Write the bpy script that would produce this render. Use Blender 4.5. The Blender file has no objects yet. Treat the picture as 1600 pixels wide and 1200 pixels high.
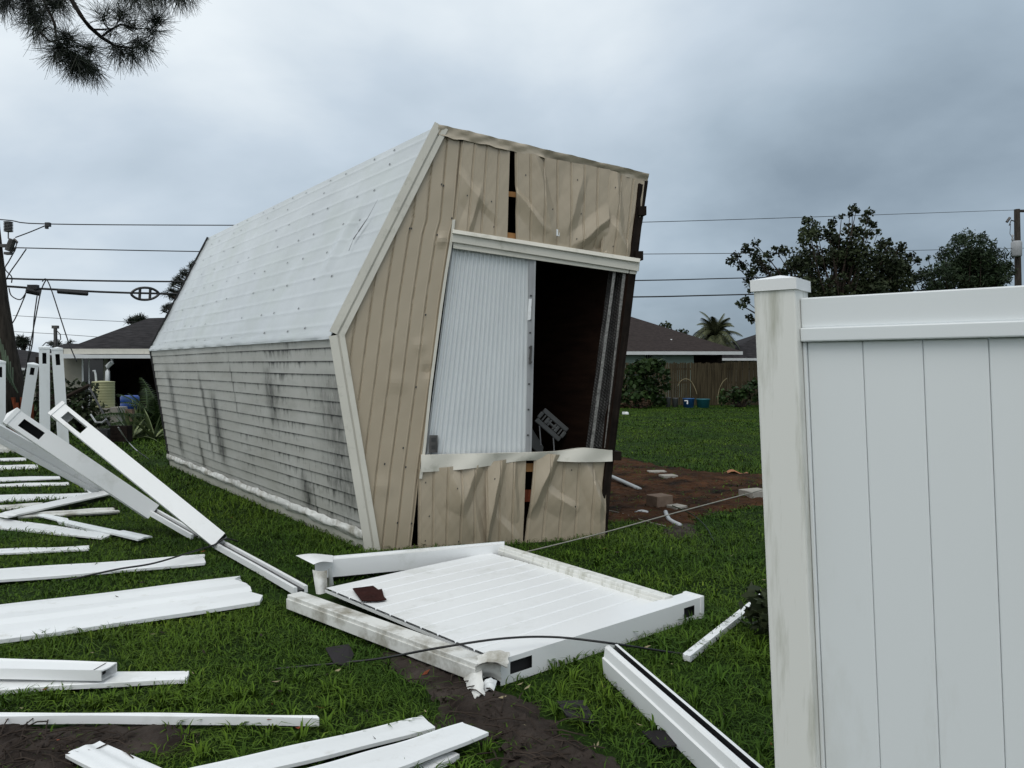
import bpy, math, random
import numpy as np
from mathutils import Vector as V, Matrix
random.seed(7); RNG=np.random.default_rng(11)
sc=bpy.context.scene; C=sc.collection
rad=math.radians
# ---------------------------------------------------------------- camera
FPX=1202.0; EYE=1.5; PITCH=math.atan(20/FPX)
cd=bpy.data.cameras.new('camera'); cam=bpy.data.objects.new('camera',cd); C.objects.link(cam)
cd.sensor_width=36; cd.lens=36*FPX/1600; cd.clip_start=.05; cd.clip_end=2000
cam.location=(0,0,EYE); cam.rotation_euler=(math.pi/2-PITCH,0,0); sc.camera=cam
# ---------------------------------------------------------------- sky and sun
SUN_EL,SUN_AZ=58,200          # degrees; azimuth from +Y towards +X
w=bpy.data.worlds.new('World'); sc.world=w; w.use_nodes=True
nt=w.node_tree; nt.nodes.clear(); N=nt.nodes.new; L=nt.links.new
out=N('ShaderNodeOutputWorld'); bg=N('ShaderNodeBackground'); bg.inputs[1].default_value=.1
sky=N('ShaderNodeTexSky'); sky.sky_type='NISHITA'; sky.sun_disc=False
sky.sun_elevation=rad(SUN_EL); sky.sun_rotation=rad(SUN_AZ)
tc=N('ShaderNodeTexCoord'); sep=N('ShaderNodeSeparateXYZ'); L(tc.outputs['Generated'],sep.inputs[0])
def M2(op,a,b,clamp=False):
    m=N('ShaderNodeMath'); m.operation=op; m.use_clamp=clamp
    for i,s in enumerate((a,b)):
        if isinstance(s,(int,float)): m.inputs[i].default_value=s
        else: L(s,m.inputs[i])
    return m.outputs[0]
zz=M2('ADD',M2('MAXIMUM',sep.outputs[2],0.0),.32)
comb=N('ShaderNodeCombineXYZ'); L(M2('DIVIDE',sep.outputs[0],zz),comb.inputs[0]); L(M2('DIVIDE',sep.outputs[1],zz),comb.inputs[1])
nz=N('ShaderNodeTexNoise'); nz.inputs['Scale'].default_value=1.1; nz.inputs['Detail'].default_value=6; nz.inputs['Roughness'].default_value=.5
nz.inputs['Distortion'].default_value=.15
mp=N('ShaderNodeMapping'); mp.inputs['Location'].default_value=(3.1,1.7,0); L(comb.outputs[0],mp.inputs[0]); L(mp.outputs[0],nz.inputs['Vector'])
# brightness of the overcast: brighter overhead and to the left, heavier to the right
br=M2('ADD',M2('MULTIPLY',sep.outputs[2],.66),.60)
br=M2('SUBTRACT',br,M2('MULTIPLY',sep.outputs[0],.52))
br=M2('SUBTRACT',br,M2('MULTIPLY',M2('SUBTRACT',sep.outputs[1],.62),.28))
br=M2('ADD',br,M2('MULTIPLY',M2('SUBTRACT',nz.outputs[0],.5),1.0))
rp=N('ShaderNodeValToRGB'); L(br,rp.inputs[0]); e=rp.color_ramp.elements
e[0].position=.08; e[0].color=(.13,.17,.21,1)
e[1].position=.95; e[1].color=(.74,.80,.84,1)
for p,c in ((.35,(.22,.28,.34,1)),(.55,(.35,.43,.505,1)),(.75,(.51,.59,.67,1))):
    k=e.new(p); k.color=c
sc1=N('ShaderNodeVectorMath'); sc1.operation='SCALE'; sc1.inputs['Scale'].default_value=10.0; L(rp.outputs[0],sc1.inputs[0])
mx=N('ShaderNodeMixRGB'); mx.inputs[0].default_value=.95; L(sky.outputs[0],mx.inputs[1]); L(sc1.outputs[0],mx.inputs[2])
L(mx.outputs[0],bg.inputs[0]); L(bg.outputs[0],out.inputs[0])
sd=bpy.data.lights.new('sun','SUN'); sd.energy=.95; sd.angle=rad(40); sd.color=(1,.95,.88)
so=bpy.data.objects.new('sun',sd); C.objects.link(so)
sv=V((math.sin(rad(SUN_AZ))*math.cos(rad(SUN_EL)),math.cos(rad(SUN_AZ))*math.cos(rad(SUN_EL)),math.sin(rad(SUN_EL))))
so.rotation_euler=sv.to_track_quat('Z','Y').to_euler()
sc.render.engine='CYCLES'
sc.view_settings.view_transform='Standard'; sc.view_settings.look='None'; sc.view_settings.exposure=0.22; sc.view_settings.gamma=1
sc.render.resolution_x=1024; sc.render.resolution_y=768
# ---------------------------------------------------------------- pixel helpers (photograph 1600x1200)
R_=V((1,0,0)); F_=V((0,math.cos(PITCH),-math.sin(PITCH))); U_=V((0,math.sin(PITCH),math.cos(PITCH))); CAM=V((0,0,EYE))
def ray(px,py): return R_*((px-800)/FPX)+F_+U_*((600-py)/FPX)
def G(px,py,z=0.0):
    d=ray(px,py); return CAM+d*((z-EYE)/d.z)
def P(px,py,Y):
    d=ray(px,py); return CAM+d*(Y/d.y)
def Pl(px,py,o,n):
    d=ray(px,py); return CAM+d*((o-CAM).dot(n)/d.dot(n))
# ---------------------------------------------------------------- materials
MATS={}
def mat(name,base,rough=.5,var=.15,scale=3,col2=None,bump=0,bscale=40,metal=0,spec=.5,detail=5,grime=None,grime_scale=4,grime_lo=.55,grime_hi=.75,stretch=None,coord='Object',attr=None,trans=0):
    m=bpy.data.materials.new(name); m.use_nodes=True; t=m.node_tree; b=t.nodes['Principled BSDF']
    b.inputs['Roughness'].default_value=rough; b.inputs['Metallic'].default_value=metal
    b.inputs['Specular IOR Level'].default_value=spec
    tc=t.nodes.new('ShaderNodeTexCoord'); vec=tc.outputs[coord]
    geo=t.nodes.new('ShaderNodeNewGeometry')
    if coord=='Object': vec=geo.outputs['Position']
    if stretch:
        mpn=t.nodes.new('ShaderNodeMapping'); mpn.inputs['Scale'].default_value=stretch; t.links.new(vec,mpn.inputs[0]); svec=mpn.outputs[0]
    else: svec=vec
    n=t.nodes.new('ShaderNodeTexNoise'); n.inputs['Scale'].default_value=scale; n.inputs['Detail'].default_value=detail; t.links.new(svec,n.inputs['Vector'])
    r=t.nodes.new('ShaderNodeValToRGB'); t.links.new(n.outputs[0],r.inputs[0])
    c2=col2 if col2 else tuple(c*(1-var*2) for c in base)
    r.color_ramp.elements[0].position=.3; r.color_ramp.elements[0].color=(*c2,1)
    r.color_ramp.elements[1].position=.7; r.color_ramp.elements[1].color=(*base,1)
    col=r.outputs[0]
    if attr:
        a=t.nodes.new('ShaderNodeAttribute'); a.attribute_name=attr
        r2=t.nodes.new('ShaderNodeValToRGB'); t.links.new(a.outputs['Fac'],r2.inputs[0])
        r2.color_ramp.elements[0].color=(.45,.5,.5,1); r2.color_ramp.elements[1].color=(2.6,1.9,2.2,1); k2=r2.color_ramp.elements.new(.985); k2.color=(1.7,1.5,1.2,1)
        mm=t.nodes.new('ShaderNodeMixRGB'); mm.blend_type='MULTIPLY'; mm.inputs[0].default_value=1
        t.links.new(col,mm.inputs[1]); t.links.new(r2.outputs[0],mm.inputs[2]); col=mm.outputs[0]
    if grime:
        g=t.nodes.new('ShaderNodeTexNoise'); g.inputs['Scale'].default_value=grime_scale; g.inputs['Detail'].default_value=8; g.inputs['Roughness'].default_value=.65
        t.links.new(svec,g.inputs['Vector'])
        gr=t.nodes.new('ShaderNodeMapRange'); gr.inputs[1].default_value=grime_lo; gr.inputs[2].default_value=grime_hi; t.links.new(g.outputs[0],gr.inputs[0])
        mm=t.nodes.new('ShaderNodeMixRGB'); t.links.new(gr.outputs[0],mm.inputs[0]); t.links.new(col,mm.inputs[1]); mm.inputs[2].default_value=(*grime,1); col=mm.outputs[0]
    t.links.new(col,b.inputs['Base Color'])
    if bump:
        bn=t.nodes.new('ShaderNodeTexNoise'); bn.inputs['Scale'].default_value=bscale; bn.inputs['Detail'].default_value=6; t.links.new(svec,bn.inputs['Vector'])
        bb=t.nodes.new('ShaderNodeBump'); bb.inputs['Strength'].default_value=1; bb.inputs['Distance'].default_value=bump; t.links.new(bn.outputs[0],bb.inputs['Height']); t.links.new(bb.outputs[0],b.inputs['Normal'])
    if trans: 
        b.inputs['Subsurface Weight'].default_value=0
    MATS[name]=m; return m
mat('vinyl',(.80,.81,.81),.32,.02,2,grime=(.36,.37,.30),grime_scale=2.3,grime_lo=.56,grime_hi=.95)
mat('vinyl_flat',(.77,.785,.79),.36,.03,1.5,grime=(.42,.41,.35),grime_scale=9,grime_lo=.58,grime_hi=.95)
mat('vinyl_dirty',(.70,.70,.67),.45,.05,3,grime=(.24,.22,.17),grime_scale=5,grime_lo=.46,grime_hi=.68)
mat('vinyl_fence',(.75,.78,.79),.38,.02,1.2,grime=(.5,.5,.45),grime_scale=3.5,grime_lo=.55,grime_hi=1.0,stretch=(1,1,.3))
mat('vinyl_post',(.76,.76,.72),.45,.03,2,grime=(.30,.30,.22),grime_scale=16,grime_lo=.50,grime_hi=.80,stretch=(1,1,.10))
mat('shade_grime_black',(.02,.02,.022),.8,.2,8)  # near-black: painted shade of hollows and gaps, and grime on the siding lips
mat('aluminium',(.5,.5,.5),.35,.1,8,metal=.8)
mat('beige',(.375,.315,.23),.36,.02,2.2,grime=(.325,.27,.195),grime_scale=1.3,grime_lo=.5,grime_hi=.9)
mat('beige_trim',(.44,.38,.29),.4,.06,4)
mat('trim_white',(.60,.58,.51),.42,.05,4,grime=(.28,.28,.22),grime_scale=7,grime_lo=.55,grime_hi=.85)
mat('roof_metal',(.50,.535,.555),.27,.08,1.4,bump=.004,bscale=3.5,grime=(.42,.46,.44),grime_scale=1.3,grime_lo=.44,grime_hi=.72,spec=.6)
mat('door_metal',(.60,.63,.64),.35,.03,2)
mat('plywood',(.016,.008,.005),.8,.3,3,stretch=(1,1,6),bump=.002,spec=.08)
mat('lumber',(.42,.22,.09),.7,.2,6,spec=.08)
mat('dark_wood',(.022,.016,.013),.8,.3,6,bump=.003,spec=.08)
mat('steel_dark',(.12,.115,.11),.45,.3,10,metal=.6)
mat('black_cable',(.012,.012,.013),.5,.1,5)
mat('black_plastic_and_shade',(.02,.02,.022),.5,.2,5)  # black plastic parts; also painted shade in the rail groove and the tear
mat('screw',(.03,.03,.03),.5,.1,9)
mat('rope',(.30,.29,.25),.8,.15,20)
mat('pole_wood',(.052,.045,.038),.85,.3,4,stretch=(6,6,.6),bump=.01,bscale=12,spec=.08)
mat('red_wood',(.26,.07,.035),.8,.3,7,stretch=(4,4,.7),bump=.01,bscale=20,spec=.08)
mat('porcelain',(.12,.12,.12),.4,.1,5)
mat('steel_grey',(.33,.34,.35),.5,.1,5)
mat('shingle',(.036,.033,.035),.9,.35,2,bump=.01,bscale=6,stretch=(1.5,.2,9),spec=.08)
mat('shingle_brown',(.042,.033,.031),.9,.2,5,bump=.01,bscale=25,spec=.08)
mat('shingle_red',(.035,.011,.009),.8,.2,9,bump=.003,spec=.08)
mat('house_wall',(.27,.26,.22),.8,.1,2,spec=.08)
mat('mint_wall',(.32,.42,.38),.8,.06,2,spec=.08)
mat('fascia',(.62,.6,.53),.6,.08,3,grime=(.3,.28,.22),grime_scale=3)
mat('gutter',(.6,.62,.63),.5,.05,3)
mat('glass_dark',(.02,.022,.025),.12,.1,2)
mat('wood_fence',(.095,.078,.048),.9,.3,2,col2=(.028,.022,.014),stretch=(9,9,.5),bump=.004,bscale=20,spec=.08)
mat('tank',(.37,.37,.20),.5,.08,3)
mat('blue_barrel',(.01,.06,.30),.45,.1,4)
mat('blue_tub',(.015,.085,.24),.5,.1,4)
mat('teal_tub',(.02,.14,.17),.5,.1,4)
mat('grey_plastic',(.10,.105,.105),.5,.08,5)
mat('concrete',(.36,.34,.30),.85,.12,14,bump=.003,bscale=60,spec=.08)
mat('brown_block',(.20,.145,.11),.9,.15,14,bump=.003,bscale=60,spec=.08)
mat('pvc_pipe',(.42,.44,.45),.45,.06,9)
mat('soil_red',(.080,.036,.017),.95,.3,2.6,col2=(.010,.008,.006),bump=.02,bscale=26,spec=.08)
mat('mud',(.062,.05,.043),.8,.3,3.5,col2=(.014,.010,.008),bump=.02,bscale=22,spec=.08)
mat('leaf_dark',(.036,.052,.028),.6,.3,1.2,attr='rnd',spec=.15)
mat('leaf_green',(.03,.062,.02),.55,.3,1.5,attr='rnd',spec=.15)
mat('leaf_mango',(.028,.05,.026),.5,.3,1.5,attr='rnd',spec=.15)
mat('leaf_brown',(.06,.038,.026),.7,.3,1.5,attr='rnd',spec=.15)
mat('palm_leaf',(.07,.085,.05),.55,.25,2,attr='rnd',spec=.15)
mat('agave_leaf',(.16,.22,.12),.5,.2,4,attr='rnd')
mat('needle',(.012,.022,.012),.5,.2,2,attr='rnd')
mat('bark_dark',(.014,.011,.010),.9,.2,6,spec=.08)
mat('bark',(.055,.042,.034),.9,.25,6,bump=.01,bscale=30,spec=.08)
mat('straw',(.30,.25,.14),.8,.2,6)
mat('orange_leaf',(.36,.14,.05),.7,.2,6)
mat('moss_yellow',(.35,.36,.05),.8,.2,30)
mat('ground_mat',(.016,.036,.005),.95,.3,2.2,col2=(.010,.020,.004),bump=.03,bscale=22,grime=(.035,.024,.016),grime_scale=1.2,grime_lo=.6,grime_hi=.75,spec=.08)
mat('grass_mat',(.064,.118,.012),.75,.25,.8,col2=(.024,.066,.009),attr='rnd',spec=.12,detail=4)
# lap siding with running black streaks (UV in metres: x along the shed, y up the slope)
def siding_mat(name,nlap,height,stains=()):
    m=bpy.data.materials.new(name); m.use_nodes=True; t=m.node_tree; b=t.nodes['Principled BSDF']; ln=t.links.new
    def nn(k): return t.nodes.new(k)
    def ma(op,a,b_=0.0,clamp=False):
        q=nn('ShaderNodeMath'); q.operation=op; q.use_clamp=clamp
        for i,s in enumerate((a,b_)):
            if isinstance(s,(int,float)): q.inputs[i].default_value=s
            else: ln(s,q.inputs[i])
        return q.outputs[0]
    uv=nn('ShaderNodeTexCoord').outputs['UV']; s=nn('ShaderNodeSeparateXYZ'); ln(uv,s.inputs[0])
    def noise(sx,sy,detail=5,off=0.):
        mpn=nn('ShaderNodeMapping'); mpn.inputs['Scale'].default_value=(sx,sy,1); mpn.inputs['Location'].default_value=(off,off,0); ln(uv,mpn.inputs[0])
        n=nn('ShaderNodeTexNoise'); n.inputs['Scale'].default_value=1; n.inputs['Detail'].default_value=detail; n.inputs['Roughness'].default_value=.6; ln(mpn.outputs[0],n.inputs['Vector']); return n.outputs[0]
    lap=ma('FRACT',ma('MULTIPLY',s.outputs[1],nlap/height)); endb=ma('SUBTRACT',.16,ma('MULTIPLY',s.outputs[0],.035))     # 0 at the lower edge of a board, 1 at the top under the next board
    cb=nn('ShaderNodeCombineXYZ'); ln(ma('MULTIPLY',s.outputs[0],13.),cb.inputs[0]); ln(ma('ADD',ma('MULTIPLY',ma('FLOOR',ma('MULTIPLY',s.outputs[1],nlap/height)),5.37),ma('MULTIPLY',lap,.5)),cb.inputs[1])
    n5=nn('ShaderNodeTexNoise'); n5.inputs['Scale'].default_value=1; n5.inputs['Detail'].default_value=7; n5.inputs['Roughness'].default_value=.68; ln(cb.outputs[0],n5.inputs['Vector']); fine=n5.outputs[0]; wide=noise(1.1,.7,3,4.); long_=noise(5.5,.32,3,9.); blotch=noise(2.5,9,5,2.)
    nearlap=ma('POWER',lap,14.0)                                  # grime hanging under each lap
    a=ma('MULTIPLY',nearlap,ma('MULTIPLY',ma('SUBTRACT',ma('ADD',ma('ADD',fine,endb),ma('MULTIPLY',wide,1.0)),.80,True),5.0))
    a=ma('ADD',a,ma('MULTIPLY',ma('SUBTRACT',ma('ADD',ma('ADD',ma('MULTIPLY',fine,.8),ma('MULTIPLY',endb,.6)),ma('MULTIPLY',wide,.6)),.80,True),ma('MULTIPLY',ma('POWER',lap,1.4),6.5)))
    bst=ma('MULTIPLY',ma('SUBTRACT',ma('ADD',long_,ma('MULTIPLY',fine,.25)),.765,True),6.)
    wob=ma('MULTIPLY',ma('SUBTRACT',noise(.4,2.2,4,7.),.5),.30)
    for u0,wd_,v0,v1,am in stains:
        g_=ma('POWER',2.718,ma('MULTIPLY',-1.0/(wd_*wd_),ma('POWER',ma('ABSOLUTE',ma('SUBTRACT',ma('ADD',s.outputs[0],wob),u0)),2.0)))
        vm=ma('MULTIPLY',ma('MULTIPLY',ma('SUBTRACT',s.outputs[1],v0,True),4.0,True),ma('MULTIPLY',ma('SUBTRACT',v1,s.outputs[1],True),4.0,True))
        bst=ma('ADD',bst,ma('MULTIPLY',ma('MULTIPLY',g_,vm),ma('MULTIPLY',ma('SUBTRACT',fine,.25,True),am)))
    cst=ma('MULTIPLY',ma('SUBTRACT',blotch,.55,True),.7)
    tot=ma('ADD',ma('ADD',a,bst),cst,True)
    r=nn('ShaderNodeValToRGB'); ln(tot,r.inputs[0]); e=r.color_ramp.elements
    e[0].color=(.47,.47,.44,1); e[1].color=(.012,.012,.012,1)
    k=e.new(.35); k.color=(.26,.26,.24,1)
    mxx=nn('ShaderNodeMixRGB'); mxx.blend_type='MULTIPLY'; mxx.inputs[0].default_value=1
    ln(r.outputs[0],mxx.inputs[1]); r3=nn('ShaderNodeValToRGB'); ln(noise(1.5,3,6,5.),r3.inputs[0]); r3.color_ramp.elements[0].position=.3; r3.color_ramp.elements[0].color=(.78,.77,.74,1); r3.color_ramp.elements[1].position=.7
    ln(r3.outputs[0],mxx.inputs[2]); ln(mxx.outputs[0],b.inputs['Base Color']); b.inputs['Roughness'].default_value=.5
    MATS[name]=m; return m
# diamond plate, darker copy: shade of the inward-turned part put in the colour
def diamond_mat():
    m=mat('diamond_plate_shaded',(.085,.083,.08),.45,.3,7,metal=.6); t=m.node_tree; b=t.nodes['Principled BSDF']; geo=t.nodes.new('ShaderNodeNewGeometry')
    mp_=t.nodes.new('ShaderNodeMapping'); mp_.inputs['Rotation'].default_value=(0,rad(45),0); t.links.new(geo.outputs['Position'],mp_.inputs[0])
    ck=t.nodes.new('ShaderNodeTexVoronoi'); ck.inputs['Scale'].default_value=45; ck.inputs['Randomness'].default_value=0; t.links.new(mp_.outputs[0],ck.inputs['Vector'])
    bb=t.nodes.new('ShaderNodeBump'); bb.inputs['Distance'].default_value=.012; t.links.new(ck.outputs['Distance'],bb.inputs['Height']); t.links.new(bb.outputs[0],b.inputs['Normal'])
diamond_mat()
mat('diamond_plate_lit',(.30,.29,.27),.45,.35,60,metal=.4)  # lighter copy of the same plate, its lit tone put in the colour
# ---------------------------------------------------------------- mesh helpers
class MB:
    def __init__(s): s.v=[];s.f=[];s.m=[];s.uv={};s.attr=None;s.smooth=False
    def vert(s,p): s.v.append(tuple(p)); return len(s.v)-1
    def face(s,pts,mi=0,uv=None):
        i=[s.vert(p) for p in pts]; s.f.append(i); s.m.append(mi)
        if uv: s.uv[len(s.f)-1]=uv
    def hexa(s,a,mi=0):            # 8 points: bottom 4, top 4 (same order)
        b=len(s.v); s.v+= [tuple(p) for p in a]
        for q in ((3,2,1,0),(4,5,6,7),(0,1,5,4),(1,2,6,5),(2,3,7,6),(3,0,4,7)):
            s.f.append([b+k for k in q]); s.m.append(mi)
    def box(s,c,sx,sy,sz,mi=0,rot=None):
        pts=[]
        for z in (-.5,.5):
            for x,y in((-.5,-.5),(.5,-.5),(.5,.5),(-.5,.5)):
                q=V((x*sx,y*sy,z*sz)); 
                if rot: q=rot@q
                pts.append(V(c)+q)
        s.hexa(pts,mi)
    def beam(s,a,b,w,h,up=V((0,0,1)),mi=0):
        a=V(a);b=V(b);d=(b-a).normalized(); sd_=d.cross(up).normalized(); u=sd_.cross(d)
        q=[(-.5,-.5),(.5,-.5),(.5,.5),(-.5,.5)]
        s.hexa([a+sd_*(x*w)+u*(y*h) for x,y in q]+[b+sd_*(x*w)+u*(y*h) for x,y in q],mi)
    def grid(s,fn,nu,nv,mi=0,uvfn=None,back=False):
        b=len(s.v)
        for j in range(nv+1):
            for i in range(nu+1): s.v.append(tuple(fn(i/nu,j/nv)))
        for j in range(nv):
            for i in range(nu):
                k=b+j*(nu+1)+i; q=[k,k+1,k+nu+2,k+nu+1]
                if back: q.reverse()
                s.f.append(q); s.m.append(mi)
                if uvfn: s.uv[len(s.f)-1]=[uvfn((i+x)/nu,(j+y)/nv) for x,y in((0,0),(1,0),(1,1),(0,1))]
    def tube(s,pts,r,n=6,mi=0,cap=True):
        pts=[V(p) for p in pts]; rr=r if isinstance(r,(list,tuple)) else [r]*len(pts)
        b=len(s.v); up=V((0,0,1)); 
        for k,p in enumerate(pts):
            d=(pts[min(k+1,len(pts)-1)]-pts[max(k-1,0)]).normalized()
            u=up if abs(d.dot(up))<.95 else V((1,0,0))
            x=d.cross(u).normalized(); y=x.cross(d)
            for a in range(n):
                an=2*math.pi*a/n; s.v.append(tuple(p+(x*math.cos(an)+y*math.sin(an))*rr[k]))
        for k in range(len(pts)-1):
            for a in range(n):
                s.f.append([b+k*n+a,b+k*n+(a+1)%n,b+(k+1)*n+(a+1)%n,b+(k+1)*n+a]); s.m.append(mi)
        if cap:
            s.f.append([b+a for a in range(n)][::-1]); s.m.append(mi); e_=b+(len(pts)-1)*n
            s.f.append([e_+a for a in range(n)]); s.m.append(mi)
    def lathe(s,c,prof,n=16,mi=0):
        c=V(c); b=len(s.v)
        for r,z in prof:
            for a in range(n): s.v.append((c.x+r*math.cos(2*math.pi*a/n),c.y+r*math.sin(2*math.pi*a/n),c.z+z))
        for k in range(len(prof)-1):
            for a in range(n): s.f.append([b+k*n+a,b+k*n+(a+1)%n,b+(k+1)*n+(a+1)%n,b+(k+1)*n+a]); s.m.append(mi)
        s.f.append([b+a for a in range(n)][::-1]); s.m.append(mi)
        e_=b+(len(prof)-1)*n; s.f.append([e_+a for a in range(n)]); s.m.append(mi)
    def build(s,name,mats,parent=None,smooth=False,bevel=0,origin=None):
        me=bpy.data.meshes.new(name)
        a=np.array(s.v,dtype=float)
        o=np.array([(a[:,0].min()+a[:,0].max())/2,(a[:,1].min()+a[:,1].max())/2,a[:,2].min()]) if origin is None else np.array(origin,dtype=float)
        me.from_pydata([tuple(x) for x in (a-o)],[],s.f)
        if isinstance(mats,str): mats=[mats]
        for m in mats: me.materials.append(MATS[m])
        me.polygons.foreach_set('material_index',s.m)
        if s.uv:
            l=me.uv_layers.new(name='UVMap')
            for k,u in s.uv.items():
                for li,c in zip(me.polygons[k].loop_indices,u): l.data[li].uv=c
        if s.attr is not None:
            at=me.attributes.new('rnd','FLOAT','POINT'); at.data.foreach_set('value',np.array(s.attr,dtype=np.float32))
        if smooth: me.polygons.foreach_set('use_smooth',[True]*len(me.polygons))
        me.update()
        ob=bpy.data.objects.new(name,me); C.objects.link(ob)
        if parent is not None:
            ob.parent=parent; ob.location=V(o)-WORLD[parent.name]
            WORLD[ob.name]=V(o)
        else: ob.location=V(o); WORLD[ob.name]=V(o)
        if bevel:
            bv=ob.modifiers.new('bevel','BEVEL'); bv.width=bevel; bv.segments=2; bv.limit_method='ANGLE'
        return ob
WORLD={}
def tag(o,label,cat,group=None,kind=None):
    o['label']=label
    if cat: o['category']=cat
    if group: o['group']=group
    if kind: o['kind']=kind
    return o
def thing(name,loc,label,cat,group=None):
    o=bpy.data.objects.new(name,None); C.objects.link(o); o.location=loc; o.empty_display_size=.2; WORLD[o.name]=V(loc)
    return tag(o,label,cat,group)
def struct(o): o['kind']='structure'; return o
def lerp(a,b,t): return a+(b-a)*t
def bil(q,s,t): return lerp(lerp(q[0],q[1],s),lerp(q[3],q[2],s),t)
def sn(x,y,sd=0): # cheap smooth noise, works with numpy
    return (np.sin(x*1.7+sd*2.1+1.3*np.sin(y*1.1+sd))+np.sin(y*2.3+sd*1.3+1.1*np.sin(x*1.9-sd))+.6*np.sin(x*4.1+y*3.7+sd*5)+.4*np.sin(x*7.3-y*6.1+sd*3))/3
FOOT=[]   # footprints on the ground kept free of grass
def foot(pts): FOOT.append([(p.x,p.y) for p in pts])

# ================================================================ the ground
g=MB(); g.face([(-300,-60,0),(300,-60,0),(300,500,0),(-300,500,0)]); lawn=struct(g.build('lawn','ground_mat',origin=(0,0,0)))
tag(lawn,'dark green lawn running back to the houses',None)

# ================================================================ the overturned shed
A=V((-1.1841,6.3773,.0)); su=V((2.0179,.5257,-.0289)); sw=V((.56,.174,3.5811)); sl=V((-4.2055,5.7687,.0153))
def S(a,b,c): return A+su*a+sw*b+sl*c
nrm=su.cross(sw).normalized()
if nrm.y>0: nrm=-nrm
def FP(px,py,off=0.0): return Pl(px,py,A+nrm*off,nrm)
D0=(-.2779,.5037)
shed=thing('shed',A,'long cream and white shed tipped on its side with half open roll up door','shed')
foot([S(0,0,0),S(1,0,0),S(1,0,1),S(0,0,1)])
# roof slope now on top (white metal sheets, ribs along the length, screws)
Dp=S(D0[0],D0[1],0); Ep=S(0,1,0); Dr=S(D0[0]*1.02,D0[1]*1.02,1.0); Er=S(0,1.014,1.014)
nroof=(Ep-Dp).cross(Dr-Dp).normalized()
if nroof.z<0: nroof=-nroof
m=MB(); QR=[Dp,Dr,Er,Ep]
def roof_h(s,t):   # s along, t up slope
    h=0
    x=t*11; fr=x-math.floor(x); h+=.004*max(0,1-abs(fr-.5)/.16); ef=min(1,(1-t)*8,t*8)
    h+=ef*(.005*float(sn(s*9,t*7,1))+.0035*float(sn(s*23,t*9,4)))
    h-=.05*math.exp(-(((s-.11)/.012)**2))*math.exp(-((t-.52)/.13)**2)*0.6
    h+=.03*math.exp(-(((s-.125)/.02)**2))*math.exp(-((t-.50)/.16)**2)
    return h
m.grid(lambda s,t: bil(QR,s,t)+nroof*roof_h(s,t),150,176)
m.face([bil(QR,s,t)-nroof*.05 for s,t in((0,0),(0,1),(1,1),(1,0))],2)
for s in [k/13+.004+ (.02 if k%2 else 0) for k in range(13)]+[.995]:
    for t in (.03,.15,.31,.46,.61,.76,.90,.975):
        if random.random()<.12: continue
        s2=min(.995,max(.01,s+random.uniform(-.006,.006))); t2=t+random.uniform(-.008,.008)
        c=bil(QR,s2,t2)+nroof*(roof_h(s2,t2)+.006); r=.0125
        ex=(Dr-Dp).normalized(); ey=(Ep-Dp).normalized()
        m.face([c+ex*(r*math.cos(a))+ey*(r*math.sin(a)) for a in [k*math.pi/3 for k in range(6)]],1)
# torn crease
pts=[(590,312),(575,340),(560,362),(552,374),(545,392)]
pr=[Pl(x,y,Dp+nroof*.035,nroof) for x,y in pts]
for k in range(len(pr)-1):
    wd=.018 if k in(1,2) else .007; dd=(pr[k+1]-pr[k]).normalized().cross(nroof)
    m.face([pr[k]-dd*wd*.4,pr[k]+dd*wd*.4,pr[k+1]+dd*wd,pr[k+1]-dd*wd],1)
m.build('roof_panel',['roof_metal','screw','plywood'],shed,smooth=True)
# lower roof slope: lapped boards with streaks
nw=(Dr-Dp).cross(S(0,0,0)-Dp).normalized()
if nw.x>0: nw=-nw
NL=16; QW=[S(0,0,0),S(0,0,1),Dr,Dp]; HW=(Dp-A).length; LW=sl.length
def uat(x,y): q=Pl(x,y,A,nw); return (q-A).dot(sl)/sl.length
siding_mat('lap_siding',NL,HW,[(uat(345,680),.16,.25,1.3,2.6),(uat(325,650),.06,.3,1.5,2.6),(uat(275,640),.13,.15,1.6,2.2),(uat(318,720),.07,.0,.7,2.2),(uat(425,600),.14,.9,1.6,2.4),(uat(535,700),.35,.15,1.55,1.5),(uat(485,790),.12,.0,.6,2.6)])
m=MB()
def lapw(s,t): return .005*float(sn(s*4,t*2,2))
for k in range(NL):
    t0,t1=k/NL,(k+1)/NL
    if k==0: continue
    def fn(s,t,t0=t0,t1=t1):
        tt=lerp(t0,t1,t); tt+=.002*math.sin(s*7+tt*5)+.003*math.sin(s*3.1+tt*9)
        return bil(QW,s,tt)+nw*(.011*(1-t)+lapw(s,lerp(t0,t1,t)))
    m.grid(fn,110,2,0,lambda s,t,t0=t0,t1=t1:(s*LW,lerp(t0,t1,t)*HW*.9999))
    # lower lip of the board
    def fl(s,t,t0=t0):
        tt=t0+.002*math.sin(s*7+t0*5)+.003*math.sin(s*3.1+t0*9)
        return bil(QW,s,tt)+nw*(lerp(-.006,.011,t)+lapw(s,t0))
    m.grid(fl,110,1,1)
m.face([bil(QW,s,t)-nw*.04 for s,t in((0,0),(1,0),(1,1),(0,1))],2)
m.build('siding_panel',['lap_siding','shade_grime_black','plywood'],shed,smooth=True)
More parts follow.
